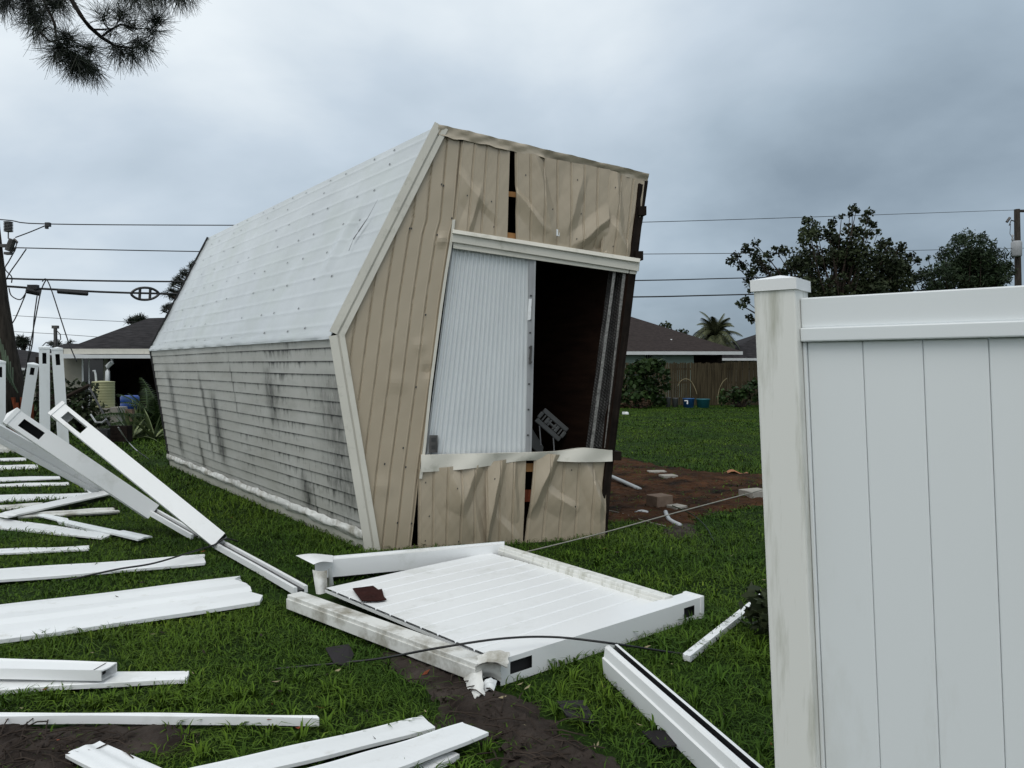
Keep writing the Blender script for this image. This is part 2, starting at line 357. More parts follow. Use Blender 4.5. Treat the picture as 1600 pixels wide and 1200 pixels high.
# crumpled eave flashing just above the ground and the skirt under it
m=MB(); upw=(Dp-A).normalized()
def crum(s): return float(sn(s*14,1,3))*.5+.3*abs(math.sin(s*31+2*math.sin(s*17)))+.2*float(sn(s*40,2,4))
def fl(s,t):
    b=.020+.022*crum(s); a=t*math.pi*.98
    return bil(QW,s,0)+nw*(b*math.sin(a)+.03)+upw*(.09+.10*t+.016*float(sn(s*34,t*3,5))+.006*float(sn(s*110,t*9,6)))
m.grid(fl,260,8)
m.grid(lambda s,t: bil(QW,s,0)+nw*(.022+.008*float(sn(s*30,t,8)))+upw*lerp(-.01,.12,t),60,2,1)
m.build('eave_flashing',['vinyl_dirty','trim_white'],shed,smooth=True)
# ridge flashing between the two slopes
m=MB()
def rf(s,t):
    p=lerp(Dp,Dr,s); dn=(A-Dp).normalized(); up_=(Ep-Dp).normalized()
    j=.006*float(sn(s*40,t*3,2))
    if t<.5: return p+dn*(.045*(1-t*2)+.0)+nw*(.030+j*1.3)
    return p+up_*(.03*(t*2-1))+nroof*(.012+j*.4)
m.grid(rf,90,6)
m.build('ridge_flashing','roof_metal',shed,smooth=True)
# rake trims on the front edge
m=MB()
def rake(m,P0,P1,w_in,proud,mi=0,outn=None):
    d=(P1-P0).normalized(); inn=nrm.cross(d).normalized()
    if inn.dot(su)<0: inn=-inn
    for lo,hi,pr_ in ((-.02,w_in*.42,proud),(w_in*.42,w_in*.58,proud*.45),(w_in*.58,w_in,proud*.85)):
        m.hexa([P0+inn*lo-nrm*.02,P0+inn*hi-nrm*.02,P1+inn*hi-nrm*.02,P1+inn*lo-nrm*.02,P0+inn*lo+nrm*pr_,P0+inn*hi+nrm*pr_,P1+inn*hi+nrm*pr_,P1+inn*lo+nrm*pr_],mi)
rake(m,Dp+nroof*.02,Ep+nroof*.02,.105,.03); m.build('rake_trim','trim_white',shed)
m=MB(); rake(m,A+nw*.02,Dp+nw*.02-V((0,0,.02)),.105,.03); m.build('rake_trim','trim_white',shed)
# upper side wall (now a roof), floor deck (now vertical), ground side wall, back gable
def slab(name,q,t,mo,mi_,n=None):
    n=n or (q[1]-q[0]).cross(q[2]-q[0]).normalized(); cen=S(.5,.5,.5)
    if (q[0]-cen).dot(n)<0: n=-n
    m=MB(); o=[p for p in q]; i=[p-n*t for p in q]
    m.face(o,0); m.face(i,1)
    for k in range(4): m.face([o[k],o[(k+1)%4],i[(k+1)%4],i[k]],0)
    return m.build(name,[mo,mi_],shed)
Fp=S(.9388,.917,0); Fr=S(.9388,.917,1)
slab('side_wall',[Ep-nrm*.02,Fp,Fr,Er-V((0,0,.02))],.05,'beige','plywood')
slab('side_wall',[S(0,0,.003),S(1,0,.003),S(1,0,1),S(0,0,1)],.03,'beige','plywood')
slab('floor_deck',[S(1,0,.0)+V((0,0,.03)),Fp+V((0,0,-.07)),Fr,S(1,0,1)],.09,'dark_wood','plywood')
m=MB(); bk=[S(0,0,1),S(1,0,1),Fr,Er,Dr]; m.face([p+sl.normalized()*-.01 for p in bk],1); m.face([p+sl.normalized()*.01 for p in bk],0); m.build('back_gable',['beige','plywood'],shed)
m=MB(); m.beam(Dr+nroof*.01,Er+nroof*.01,.03,.03); m.build('edge_gap_shade','shade_grime_black',shed)  # both edge beams are solid near-black, painting the shade of a gap
m=MB(); m.beam(S(0,0,1)+nw*.01,Dr+nw*.01,.03,.03); m.build('edge_gap_shade','shade_grime_black',shed)
# rim joist / torn dark edge of the floor on the front
m=MB()
ed=[(1011,283),(1003,340),(991,405),(976,520),(957,700),(951,780),(946,842)]
for k in range(len(ed)-1):
    a,b=ed[k],ed[k+1]; w0=9+2*math.sin(k*2.1); w1=9+2*math.sin(k*2.1+2.1)
    q=[FP(a[0]-w0,a[1]),FP(a[0]+1,a[1]),FP(b[0]+1,b[1]),FP(b[0]-w1,b[1])]
    m.hexa([p-nrm*.12 for p in q]+[p+nrm*(.012+.006*(k%2)) for p in q],0)
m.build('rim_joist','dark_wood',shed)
for x,y in ((965,712),(999,400),(1004,330)):
    m=MB(); q=[FP(x-8,y-7,.01),FP(x+4,y-7,.01),FP(x+4,y+7,.01),FP(x-8,y+7,.01)]; m.hexa([p-nrm*.1 for p in q]+[p+nrm*.03 for p in q]); m.build('joist_hanger','dark_wood',shed)
# cladding sheets of the gable, each buckled in its own way
def sheet(name,quad,nrib,dents,off=.006,nu=None,nv=60,seed=0,noise=.006,lift=None,edge=None):
    q=[FP(x,y) for x,y in quad]; nu=nu or nrib*18; m=MB(); noise*=.35   # quad: TL TR BR BL
    def fn(s,t):
        x=s*nrib; fr=x-math.floor(x); rib=-.014*max(0,1-abs(fr-.08)/.07)+.003*max(0,1-abs(fr-.2)/.05)
        d=off+rib+noise*float(sn(s*5+seed,t*4,seed))+noise*.4*float(sn(s*13,t*11,seed+3))
        for (cx,cy,ang,ln,wd,hh) in dents:
            dx=(s-cx)*math.cos(ang)+(t-cy)*math.sin(ang); dy=-(s-cx)*math.sin(ang)+(t-cy)*math.cos(ang)+.03*float(sn(s*2.6,t*2.2,seed+cx*9))
            d+=.8*hh*(max(0,1-dy/(wd*1.5)) if dy>0 else max(0,1+dy/(wd*.6)))*max(0,1-(dx/ln/1.3)**2)*1.3
        if lift: d+=lift(s,t)
        sx=0
        if edge and t>.9: sx=edge*float(sn(s*9,0,seed))*(t-.9)*10
        p=bil(q,s,min(1.2,t+sx*.03))
        return p+nrm*max(d,-.02)
    m.grid(fn,nu,nv); bpos=len(m.v)
    m.grid(lambda s,t: fn(s,t)-nrm*.004,nu//2,nv//2,0,back=True)
    # screws
    for k in range(max(2,nrib//2)):
        for t in (.16+.1*random.random(),.5+.1*random.random(),.86):
            if random.random()<.35: continue
            s_=(k*2+.5+random.random()*.5)/nrib
            if s_>.97: continue
            c=fn(s_,t)+nrm*.004; r=.0065; ex=su.normalized(); ey=sw.normalized()
            m.face([c+ex*(r*.8*math.cos(a))+ey*(r*1.3*math.sin(a)) for a in [z*math.pi/3 for z in range(6)]],1)
    return m.build(name,['beige','screw'],shed)
# long left sheet group: triangle end + tall strip to the ground
m=MB()
def left_edge(y): # inner edge of the rake trims
    if y<523: return lerp(694,530,(y-205)/(523-205))
    return lerp(530,585,(y-523)/(858-523))
def right_edge(y):
    ks=[(205,723),(222,722),(345,712),(365,706),(470,690),(600,674),(740,655),(858,642)]
    for (a,b),(c,d) in zip(ks,ks[1:]):
        if y<=c: return lerp(b,d,(y-a)/(c-a))
    return ks[-1][1]
NR=9
def lf(s,t):
    y=lerp(206,860,t); x=lerp(left_edge(y),right_edge(y),s)
    # ribs are fixed lines parallel to the right edge
    dist=(right_edge(y)-x)/21.5; fr=dist-math.floor(dist)
    h=.004-.012*max(0,1-abs(fr-.1)/.07)+.003*max(0,1-abs(fr-.24)/.05)+.004*float(sn(x*.02,y*.012,3))+.0012*float(sn(x*.05,y*.05,6))
    for cx,cy,r,hh in((690,375,9,.02),(620,598,14,.012),(668,580,8,-.02),(600,760,14,.012),(655,540,10,.012),(700,300,22,.01)):
        h+=hh*math.exp(-(((x-cx)**2+(y-cy)**2)/r**2))
    return FP(x,y)+nrm*h
m.grid(lf,240,110)
m.grid(lambda s,t: lf(s,t)-nrm*.006,40,50,0,back=True)
for x,y in ((693,290),(643,357),(706,341),(683,367),(640,357),(690,288),(665,492),(650,605),(671,608),(630,700),(601,725),(634,730),(621,817),(643,818)):
    c=FP(x,y,.016); ex=su.normalized(); ey=sw.normalized(); m.face([c+ex*(.007*math.cos(a))+ey*(.011*math.sin(a)) for a in [z*math.pi/3 for z in range(6)]],1)
m.build('gable_cladding',['beige','screw'],shed)
sheet('gable_cladding',[(721,214),(796,236),(792,378),(705,366)],4,[(.25,.5,.5,.3,.16,.03),(.35,.8,1.9,.3,.12,.03),(.6,.75,.4,.25,.15,-.015)],seed=1,noise=.008,off=.014)
sheet('gable_cladding',[(803,238),(952,266),(947,402),(805,378)],7,[(.28,.35,1.35,.5,.13,.05),(.62,.5,1.8,.35,.12,.035),(.85,.75,2.3,.3,.10,.04),(.1,.55,.9,.3,.1,.035),(.85,.98,2.6,.25,.1,-.05)],seed=2,noise=.012,off=.022)
sheet('gable_cladding',[(949,266),(1006,284),(992,410),(936,402)],3,[(.35,.3,1.2,.35,.2,.035),(.5,.75,.5,.3,.18,.04)],seed=4,noise=.01,off=.016)
sheet('gable_cladding',[(653,733),(760,722),(758,866),(652,862)],5,[(.55,.25,1.15,.5,.24,.06),(.78,.15,2.0,.35,.2,.05),(.85,.62,1.3,.4,.14,.03)],seed=5,noise=.012,off=.018)
sheet('gable_cladding',[(757,722),(821,712),(815,864),(757,862)],3,[(.2,.45,2.0,.5,.2,.07),(.75,.3,1.4,.3,.15,.03),(.6,.75,.4,.3,.15,.02)],seed=6,noise=.012,off=.026)
sheet('gable_cladding',[(834,706),(947,717),(944,848),(818,850)],5,[(.18,.25,1.9,.38,.17,.075),(.42,.5,.5,.2,.12,.03),(.85,.35,1.1,.3,.12,.04),(.92,.65,1.5,.3,.12,.035)],seed=7,noise=.012,off=.018)
# crumpled head flashing along the top of the front
m=MB()
def tf(s,t):
    x=lerp(684,1012,s); y=lerp(196,273,s)+t*lerp(16,11,s)+ 2.6*float(sn(s*14,0,2))*t
    return FP(x,y)+nrm*(.035+.02*float(sn(s*16,t*2,1))-(.03*t if .5<s else 0))
m.grid(tf,70,5); m.grid(lambda s,t: lerp(tf(s,0),S(0,1,0)+(Fp-Ep)*s-nrm*.12+V((0,0,.02)),t),70,2)
m.build('head_flashing','beige_trim',shed,smooth=True)
m=MB()
q=[FP(x,y,.012) for x,y in((688,204),(735,216),(733,224),(692,212))]; m.hexa([p-nrm*.02 for p in q]+q)
m.build('tear_shade','black_plastic_and_shade',shed)  # dark strip painting the shade under the torn flashing
# studs seen through the gaps
def frontbar(mb,quad,o0,o1,mi=0):
    mb.hexa([FP(x,y,o0) for x,y in quad]+[FP(x,y,o1) for x,y in quad],mi)
for q in ([(770,296),(830,303),(830,311),(770,304)],[(770,360),(830,368),(830,380),(770,372)],[(800,724),(860,724),(860,737),(800,737)]):
    m=MB(); frontbar(m,q,-.06,-.012); m.build('stud','lumber',shed)
m=MB(); frontbar(m,[(815,765),(845,765),(843,784),(814,784)],-.07,-.02); m.build('stud','red_wood',shed)
# header and sill trims, narrow jamb strip
m=MB(); frontbar(m,[(706,362),(1000,408),(998,424),(706,378)],.0,.05); frontbar(m,[(708,378),(996,424),(994,429),(708,388)],.0,.03)
q=[FP(708,358,.05),FP(1001,404,.05),FP(1000,410,.075),FP(707,364,.075)]; m.hexa([p-nrm*.03 for p in q]+q)
m.build('door_header','trim_white',shed,bevel=.004)
m=MB()
def sf(s,t):
    x=lerp(658,957,s); top=lerp(711,704,s)-(5*math.exp(-((s-.85)/.1)**2)); bot=lerp(738,721,s)-9*math.exp(-((s-.55)/.22)**2)
    return FP(x,lerp(top,bot,t),.05+.02*math.sin(s*9)*(t-.4)+.012*math.sin(s*23+t*2))
m.grid(sf,60,5); m.grid(lambda s,t: lerp(sf(s,0),sf(s,0)-nrm*.05,t),60,1); m.grid(lambda s,t: sf(s,t)-nrm*.006,60,5)
m.build('door_sill','trim_white',shed,smooth=True)
m=MB()
st=[(709,343),(706,370),(697,425),(689,480),(672,610),(664,690),(657,748)]
for a,b in zip(st,st[1:]): frontbar(m,[(a[0]-2,a[1]),(a[0]+2.5,a[1]),(b[0]+2.5,b[1]),(b[0]-2,b[1])],-.01,.035)
m.build('door_jamb','trim_white',shed)
# roll-up door, ribs now upright
door_q=[(706,384),(828,401),(824,708),(664,712)]
m=MB()
q=[FP(x,y,-.03) for x,y in door_q]
def df(s,t):
    x=s*20; fr=x-math.floor(x); h=.012*(1 if .25<fr<.6 else 0)+(.012*(fr-.15)/.1 if .15<fr<=.25 else 0)+(.012*(.7-fr)/.1 if .6<=fr<.7 else 0)
    return bil(q,s,t)+nrm*(h+.004*float(sn(s*4,t*3,9)))
m.grid(df,200,14); m.grid(lambda s,t: df(s,t)-nrm*.01,4,4,back=True)
door=m.build('roll_up_door','door_metal',shed)
m=MB(); frontbar(m,[(827,401),(837,403),(830,707),(821,707)],-.05,.0); frontbar(m,[(834,403),(837.5,403),(830.5,707),(827.5,707)],.0,.012)
for yy in (462,480,500,520,560,600,640,680):
    x0=831-(yy-400)*.022; frontbar(m,[(x0-1.3,yy-1.3),(x0+1.3,yy-1.3),(x0+1.3,yy+1.3),(x0-1.3,yy+1.3)],.0,.006,1)
m.build('bottom_bar',['steel_grey','screw'],door)
m=MB()
for yy in (543,566): 
    c=FP(828,yy,.02); m.tube([c+nrm*.0,c+nrm*.03],.012,8)
m.beam(FP(830,540,.03),FP(828,569,.03),.014,.03,nrm); m.build('latch','steel_dark',door)
m=MB(); frontbar(m,[(826,467),(831,467),(829,500),(824,500)],.0,.006); m.build('sticker','vinyl_flat',door)
m=MB(); frontbar(m,[(671,680),(684,680),(683,707),(670,707)],-.01,.03); frontbar(m,[(674,684),(681,684),(681,690),(674,690)],.03,.036,1); frontbar(m,[(674,696),(680,696),(680,702),(674,702)],.03,.036,1)
m.build('track_bracket',['steel_dark','screw'],shed)
# diamond plate threshold at the floor edge
m=MB(); frontbar(m,[(974,419),(990,421),(957,700),(944,700)],-.02,-.002); m.build('threshold_plate','diamond_plate_lit',shed)
m=MB(); frontbar(m,[(959,416),(963.5,416),(926.5,701),(921.5,701)],-.05,-.01); m.build('plate_edge','diamond_plate_lit',shed)
m=MB()
a0,a1=FP(962,416,-.02),FP(925,701,-.02); b0,b1=FP(974,418,-.02),FP(944,700,-.02)
q=[a0-nrm*.16,b0,b1,a1-nrm*.16]; m.hexa([p+su.normalized()*.03 for p in q]+q); m.build('threshold_plate','diamond_plate_shaded',shed)
m=MB(); q=[FP(x,y,.03) for x,y in((862,357),(875,359),(874,369),(861,367))]; m.hexa([p-nrm*.012 for p in q]+q); m.build('paper_label','vinyl_fence',shed)
# plastic chair lying inside the doorway
o=FP(862,690,-.45)
pc=thing('plastic_chair',o,'grey slotted plastic chair toppled inside the dark doorway','chair')
cx=FP(862,664,-.5); ax=(FP(885,682,-.5)-FP(838,641,-.5)).normalized(); ay=nrm.cross(ax).normalized()
if ay.z<0: ay=-ay
m=MB()
W_=.33;H_=.165
def rr(s,k=.03):
    return s
def bar(x0,x1,y0,y1): m.hexa([cx+ax*x+ay*y-nrm*.014 for x,y in((x0,y0),(x1,y0),(x1,y1),(x0,y1))]+[cx+ax*x+ay*y+nrm*.014 for x,y in((x0,y0),(x1,y0),(x1,y1),(x0,y1))])
xs=[-W_/2,-.128,-.112,-.096,-.080,-.045,-.04,-.02,.02,.04,.045,.080,.096,.112,.128,W_/2]
bar(-W_/2+.01,W_/2-.01,-H_/2,-.035); bar(-W_/2+.01,W_/2-.01,.035,H_/2)
for k in range(0,len(xs)-1,2): bar(xs[k],xs[k+1],-.0345,.0345)
bar(-.06,.06,-.012,.012)
m.build('backrest','grey_plastic',pc,bevel=.008)
m=MB(); s0=cx+ax*-.06+ay*-.2-nrm*.1
q=[s0+ax*-.16+ay*.1,s0+ax*.16+ay*.0,s0+ax*.2+ay*-.08,s0+ax*-.16+ay*-.08]; m.hexa([p-nrm*.02 for p in q]+[p+nrm*.02 for p in q]); m.build('seat','grey_plastic',pc,bevel=.006)
for x in (-.09,.09):
    m=MB(); m.tube([cx+ax*x+ay*-H_/2,cx+ax*(x-.05)+V((0,0,-.28))],.006,6); m.build('leg','steel_grey',pc)

# ================================================================ fence on the right
PH=rad(38); ft=V((math.cos(PH),-math.sin(PH),0)); fn_=V((-math.sin(PH),-math.cos(PH),0)); LEAN=-.05
F0=P(1178,700,2.28); F0.z=0; F0.x=(1177-800)/FPX*2.28+.088*0
def fpnt(x,y,z): # x along panel from the left arris of the post, y towards camera, z up
    p=F0+ft*x+fn_*y; return V((p.x+LEAN*(z-1.7),p.y,z))
def fbox(mb,x0,x1,y0,y1,z0,z1,mi=0): mb.hexa([fpnt(x,y,z0) for x,y in((x0,y0),(x1,y0),(x1,y1),(x0,y1))]+[fpnt(x,y,z1) for x,y in((x0,y0),(x1,y0),(x1,y1),(x0,y1))],mi)
fence=thing('privacy_fence',fpnt(.06,-.06,0),'tall white vinyl privacy fence with a capped post still standing in the right foreground','fence')
PW=.122
for x0 in (0,2.45):
    m=MB(); fbox(m,x0,x0+PW,-PW,0,0,1.752); post=m.build('post','vinyl_post',fence,bevel=.006)
    m=MB(); fbox(m,x0-.006,x0+PW+.006,-PW-.006,.006,1.735,1.768)
    b=[fpnt(x,y,1.768) for x,y in((x0-.006,-PW-.006),(x0+PW+.006,-PW-.006),(x0+PW+.006,.006),(x0-.006,.006))]; ap=fpnt(x0+PW/2,-PW/2,1.785)
    for k in range(4): m.face([b[k],b[(k+1)%4],ap])
    m.build('post_cap','vinyl',post)
RX0,RX1=PW+.001,2.449
for z0,z1 in ((1.585,1.712),(.06,.18)):
    m=MB(); fbox(m,RX0,RX1,-.085,-.038,z0+.04,z1); fbox(m,RX0,RX1,-.095,-.024,z0,z0+.040)
    m.build('top_rail' if z0>1 else 'bottom_rail','vinyl_fence',fence,bevel=.004)
x=RX0+.012
m=MB(); fbox(m,RX0,x-.001,-.075,-.042,.181,1.584); m.build('side_channel','vinyl_fence',fence,bevel=.003)
k=0
while x<RX1-.05:
    x1=min(x+.150,RX1-.012); m=MB()
    fbox(m,x,x1-.0008,-.070,-.048,.181,1.584)
    m.build('board','vinyl_fence',fence,bevel=.004); x=x1; k+=1

# ================================================================ collapsed fence panel in front of the shed
zt=.13
fp0=thing('fallen_fence_panel',G(780,960),'flattened white vinyl fence panel lying in the grass in front of the shed','fence panel')
n0=G(782,1031,zt); n1=G(1096,933,zt); dirp=(n1-n0).normalized(); back=V((-dirp.y,dirp.x,0))
Q0,Q1,Q2,Q3=G(508,918,.085),G(763,863,.10),G(1040,938,.10),G(772,1027,.10)
foot([n0-back*.01,n1+dirp*.0-back*.01,Q1+back*.2,G(455,925)])
# near post
m=MB()
q=[n0,n1,n1+back*.127,n0+back*.127]
def wall_(mb,a,b,z0,z1,holes,mi=0,dk=1,th=.004):
    """vertical wall from a to b with rectangular holes [(t0,t1,z0,z1)] in metres along"""
    d=(b-a); Ln=d.length; d=d.normalized(); ts=sorted({0,Ln,*[h[0] for h in holes],*[h[1] for h in holes]})
    for t0,t1 in zip(ts,ts[1:]):
        hh=[h for h in holes if h[0]<=t0+1e-6 and h[1]>=t1-1e-6]
        for za,zb in ([(z0,hh[0][2]),(hh[0][3],z1)] if hh else [(z0,z1)]):
            p0=a+d*t0; p1=a+d*t1
            mb.face([V((p0.x,p0.y,za)),V((p1.x,p1.y,za)),V((p1.x,p1.y,zb)),V((p0.x,p0.y,zb))],mi)
Ln=(n1-n0).length
wall_(m,n0,n1,.004,zt,[(.06,.20,.045,.105),(Ln-.17,Ln-.07,.035,.095)])
wall_(m,n0+back*.127,n1+back*.127,.004,zt,[])
m.face(q); m.face([n1,n1+back*.127,V((n1.x,n1.y,.004))+back*.127,V((n1.x,n1.y,.004))])
m.face([V((p.x,p.y,.004)) for p in q],1)
# near-black sheet painting in the shade behind the slots
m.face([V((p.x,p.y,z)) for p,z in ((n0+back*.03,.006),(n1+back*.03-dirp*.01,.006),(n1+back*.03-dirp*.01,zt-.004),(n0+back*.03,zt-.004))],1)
pst=m.build('post',['vinyl','shade_grime_black'],fp0)
m=MB(); c=n1+back*.0635; 
m.hexa([c+dirp*a+back*b+V((0,0,z-zt)) for a,b,z in((-.012,-.069,.0),(.022,-.069,.0),(.022,.069,.0),(-.012,.069,.0))]+[c+dirp*a+back*b+V((0,0,.006)) for a,b in((-.012,-.069),(.022,-.069),(.022,.069),(-.012,.069))]); m.build('post_cap','vinyl',pst,bevel=.004)
# shattered near end of that post
def shard(name,pts,matn,parent,seed=0,th=.004,curl=.03):
    c=sum(pts,V((0,0,0)))/4; m=MB()
    def fnn(s,t): 
        p=bil(pts,s,t); return p+V((0,0,1))*(curl*math.sin(s*3.1)*.6+curl*.3*math.sin(t*5+seed))+(p-c)*.06*math.sin((s+t)*17+seed)
    m.grid(fnn,10,10); m.grid(lambda s,t: fnn(s,t)+V((0,-.001,-th)),10,10,back=True); return m.build(name,matn,parent,smooth=True)
shard('broken_piece',[G(725,1062,.03),G(752,1048,.09),G(758,1085,.03),G(738,1098,.01)],'vinyl_dirty',pst,1)
shard('broken_piece',[G(745,1028,.13),G(796,1022,.15),G(792,1045,.12),G(748,1040,.13)],'vinyl_dirty',pst,2)
shard('broken_piece',[G(742,1042,.12),G(782,1040,.11),G(783,1068,.02),G(750,1062,.03)],'vinyl_dirty',pst,3)
shard('broken_piece',[G(754,1064,.06),G(776,1062,.06),G(772,1082,.02),G(757,1084,.01)],'vinyl_fence',pst,4)
# far post, half torn open
a0=G(492,879,.15); a1=G(788,853,.15); bk2=V((0,1,0))
m=MB()
zt2=.16
wall_(m,a0,a1,.035,zt2,[]); m.face([a0,a1,a1+bk2*.12,a0+bk2*.12]); m.face([a1,a1+bk2*.12,a1+bk2*.12-V((0,0,.12)),a1-V((0,0,.12))])
wall_(m,a0+bk2*.12,a1+bk2*.12,.02,zt2,[]); m.face([V((p.x,p.y,.03)) for p in(a0,a1,a1+bk2*.12,a0+bk2*.12)],1)
fpst=m.build('post',['vinyl','shade_grime_black'],fp0)
m=MB(); fl0=G(462,868,.17); m.grid(lambda s,t: bil([fl0,G(520,866,.165),G(520,877,.165),G(490,882,.155)],s,t)+V((0,0,.01*math.sin(s*4))),6,4); m.build('torn_flap','vinyl',fpst,smooth=True)
m=MB(); m.grid(lambda s,t: bil([G(488,890,.14),G(511,891,.14),G(512,925,.0),G(494,928,.0)],s,t)+V((0,-.03*math.sin(s*3.1),0)),6,6); m.grid(lambda s,t: bil([G(511,891,.14),G(512,925,.0),G(520,915,.0),G(516,885,.14)],s,t)+V((0,.03,0)),3,3); m.build('broken_piece',['vinyl_dirty'],fpst,smooth=True)
# lower rail (dirty) and upper rail
def raildir(a,b,w_,h_,z,name,mt,par,groove=True):
    a=V((a.x,a.y,z-h_/2)); b=V((b.x,b.y,z-h_/2)); m=MB(); m.beam(a,b,w_,h_,V((0,0,1)),0)
    if groove:
        s_=(b-a).normalized().cross(V((0,0,1)))
        for k in(-1,1): m.beam(a+s_*(w_*.5*k+.004*k)+V((0,0,-.012)),b+s_*(w_*.5*k+.004*k)+V((0,0,-.012)),.008,h_-.02,V((0,0,1)),0)
    return m.build(name,mt,par,bevel=.004)
raildir(G(460,930,.11),G(756,1034,.12),.10,.085,.125,'rail','vinyl_dirty',fp0)
raildir(G(768,857,.10),G(1045,938,.12),.075,.06,.145,'rail','vinyl_post',fp0)
# boards
NB=11
def bp(s,t):
    p=lerp(lerp(Q0,Q3,t),lerp(Q1,Q2,t),s); p.z+=.003*math.sin(t*5+s*2)*math.sin(s*math.pi); return p
for k in range(NB):
    t0,t1=k/NB,(k+1)/NB; sft=.03*random.uniform(-.3,.3); st=(.0 if k<NB-2 else .02)
    m=MB(); zo=.0
    def fb(s,t): 
        h=-.012*max(0,1-t/.07)-.012*max(0,1-(1-t)/.05)
        return bp(s,lerp(t0,t1,t))+V((0,0,h+zo))
    m.grid(fb,12,40); m.grid(lambda s,t: fb(s,t)-V((0,0,.02)),6,2,back=True)
    m.face([fb(0,0),fb(0,1),fb(0,1)-V((0,0,.02)),fb(0,0)-V((0,0,.02))]); m.build('board','vinyl',fp0,smooth=True)
# brown shingle scrap on it
m=MB(); z_=.108
ol=[(551,919),(583,915),(591,921),(597,920),(600,932),(604,936),(590,938),(565,938)]
top=[G(x,y,z_) for x,y in ol]; m.face(top); m.face([p-V((0,0,.006)) for p in top][::-1])
for k in range(len(top)): m.face([top[k],top[(k+1)%8],top[(k+1)%8]-V((0,0,.006)),top[k]-V((0,0,.006))])
tag(m.build('shingle_scrap','shingle_red'),'torn red brown shingle lying on the fallen fence panel','shingle')

# ================================================================ loose boards and rails
def plank(name,label,quad,z=.028,th=.014,prof='plank',mt='vinyl_flat',group='loose vinyl boards scattered over the lawn',wave=.0035,seed=0,ft_=True,jag=.006,cat='board'):
    """quad = far-left, far-right, near-right, near-left pixel corners of its top face"""
    zs=z if isinstance(z,(tuple,list)) else (z,)*4
    q=[G(x,y,zz_) for (x,y),zz_ in zip(quad,zs)]
    n=24; m=MB()
    pr={'plank':[(0,0),(.02,0),(.05,-.006),(.08,0),(.5,.0015),(.92,0),(.95,-.006),(.98,0),(1,0)],
        'flat':[(0,0),(.04,-.002),(.06,-.002),(.5,.001),(.95,0),(1,0)],
        'rail':[(0,0),(.06,-.001),(.1,-.004),(.5,-.004),(.9,-.004),(.94,-.001),(1,0)],
        'wide':[(0,0),(.12,.004),(.30,-.006),(.33,.004),(.5,.008),(.62,-.004),(.66,.006),(.85,.005),(1,-.003)],
        'channel':[(0,0),(.22,0),(.24,-.04),(.74,-.04),(.76,0),(1,0)]}[prof]
    rows=[]
    for i in range(n+1):
        s=i/n; row=[]
        for t,h in pr:
            js=s
            if jag and i==n: js=s+jag*math.sin(t*23+seed)*.5
            p=bil(q,js,t); p=p+V((0,0,h+wave*math.sin(s*6+seed)+wave*.5*math.sin(s*15+t*3+seed))); row.append(p)
        rows.append(row)
    for i in range(n):
        for j in range(len(pr)-1): m.face([rows[i][j],rows[i+1][j],rows[i+1][j+1],rows[i][j+1]])
        for j in (0,len(pr)-1):
            a,b=rows[i][j],rows[i+1][j]; m.face([a,b,b-V((0,0,th)),a-V((0,0,th))])
        a,b,c,d=rows[i][0],rows[i+1][0],rows[i+1][-1],rows[i][-1]; dz=V((0,0,th)); m.face([a-dz,b-dz,c-dz,d-dz])
    for i in (0,n):
        for j in range(len(pr)-1):
            a,b=rows[i][j],rows[i][j+1]; dz=V((0,0,th)); 
            if prof=='rail' or prof=='channel' and 0: m.face([a,b,b-V((0,0,.006)),a-V((0,0,.006))],0)
            else:
                za=a-dz; zb=b-dz; za.z=rows[i][0].z-th; zb.z=rows[i][0].z-th
                m.face([a,b,zb,za],0)
    mats=[mt,'shade_grime_black']
    if prof=='rail':
        for i in (1,n-1):   # near-black face painting the shade in the hollow mouth; inner webs follow
            a,b=rows[i][0],rows[i][-1]; dz=V((0,0,th)); m.face([a,b,b-dz,a-dz],1)
        a,b=rows[n][2],rows[n-1][2]; m.face([a,b,b-V((0,0,th)),a-V((0,0,th))]); a,b=rows[n][4],rows[n-1][4]; m.face([a,b,b-V((0,0,th)),a-V((0,0,th))])
    o=m.build(name,mats); tag(o,label,cat,group)
    if ft_: foot(q)
    return o
B='vinyl_board'
plank(B,'thin white strip farthest up the left side of the lawn',[(-80,716),(41,715),(41,719),(-80,720)],seed=1)
plank(B,'short white board half hidden in grass just below the farthest strip',[(-60,727),(58,726),(60,732),(-60,734)],.025,seed=2,mt='vinyl')
plank(B,'white board below the two farthest strips at the left edge of the lawn',[(-90,747),(93,744),(94,748),(-90,755)],.03,seed=3)
plank(B,'narrow broken white strip sunk in grass above the crossed boards',[(-90,759),(107,753),(108,757),(-90,763)],.02,seed=4,mt='vinyl')
plank(B,'short curled white board pointing at the viewer beside the foot of the lowest leaning rail',[(114,745),(136,745),(166,768),(142,771)],.05,prof='channel',seed=5,mt='vinyl')
plank(B,'long white board running under the crossed boards from the left edge',[(-120,777),(158,769),(150,776),(-120,789)],.03,seed=6)
plank(B,'dull white board whose end lies under the diagonal one',[(-120,795),(66,785),(68,791),(-120,803)],.03,seed=7,mt='vinyl_dirty')
plank(B,'white board lying diagonally across the other crossed boards',[(160,767),(180,770),(12,808),(-8,803)],.075,seed=8,mt='vinyl')
plank(B,'greyish white board with a rolled edge below the diagonal one',[(30,801),(176,793),(187,799),(28,807)],.05,prof='channel',seed=9,mt='vinyl_dirty')
plank(B,'white board slanting down to the right under the narrow grey edged board',[(-100,795),(60,812),(172,838),(-100,812)][0:1]+[(176,835),(160,841),(-100,816)],.03,seed=10)
plank(B,'narrow grey edged board lying aslant on top of the slanting white one',[(58,804),(74,803),(238,837),(216,842)],.06,prof='channel',seed=11,mt='vinyl_fence')
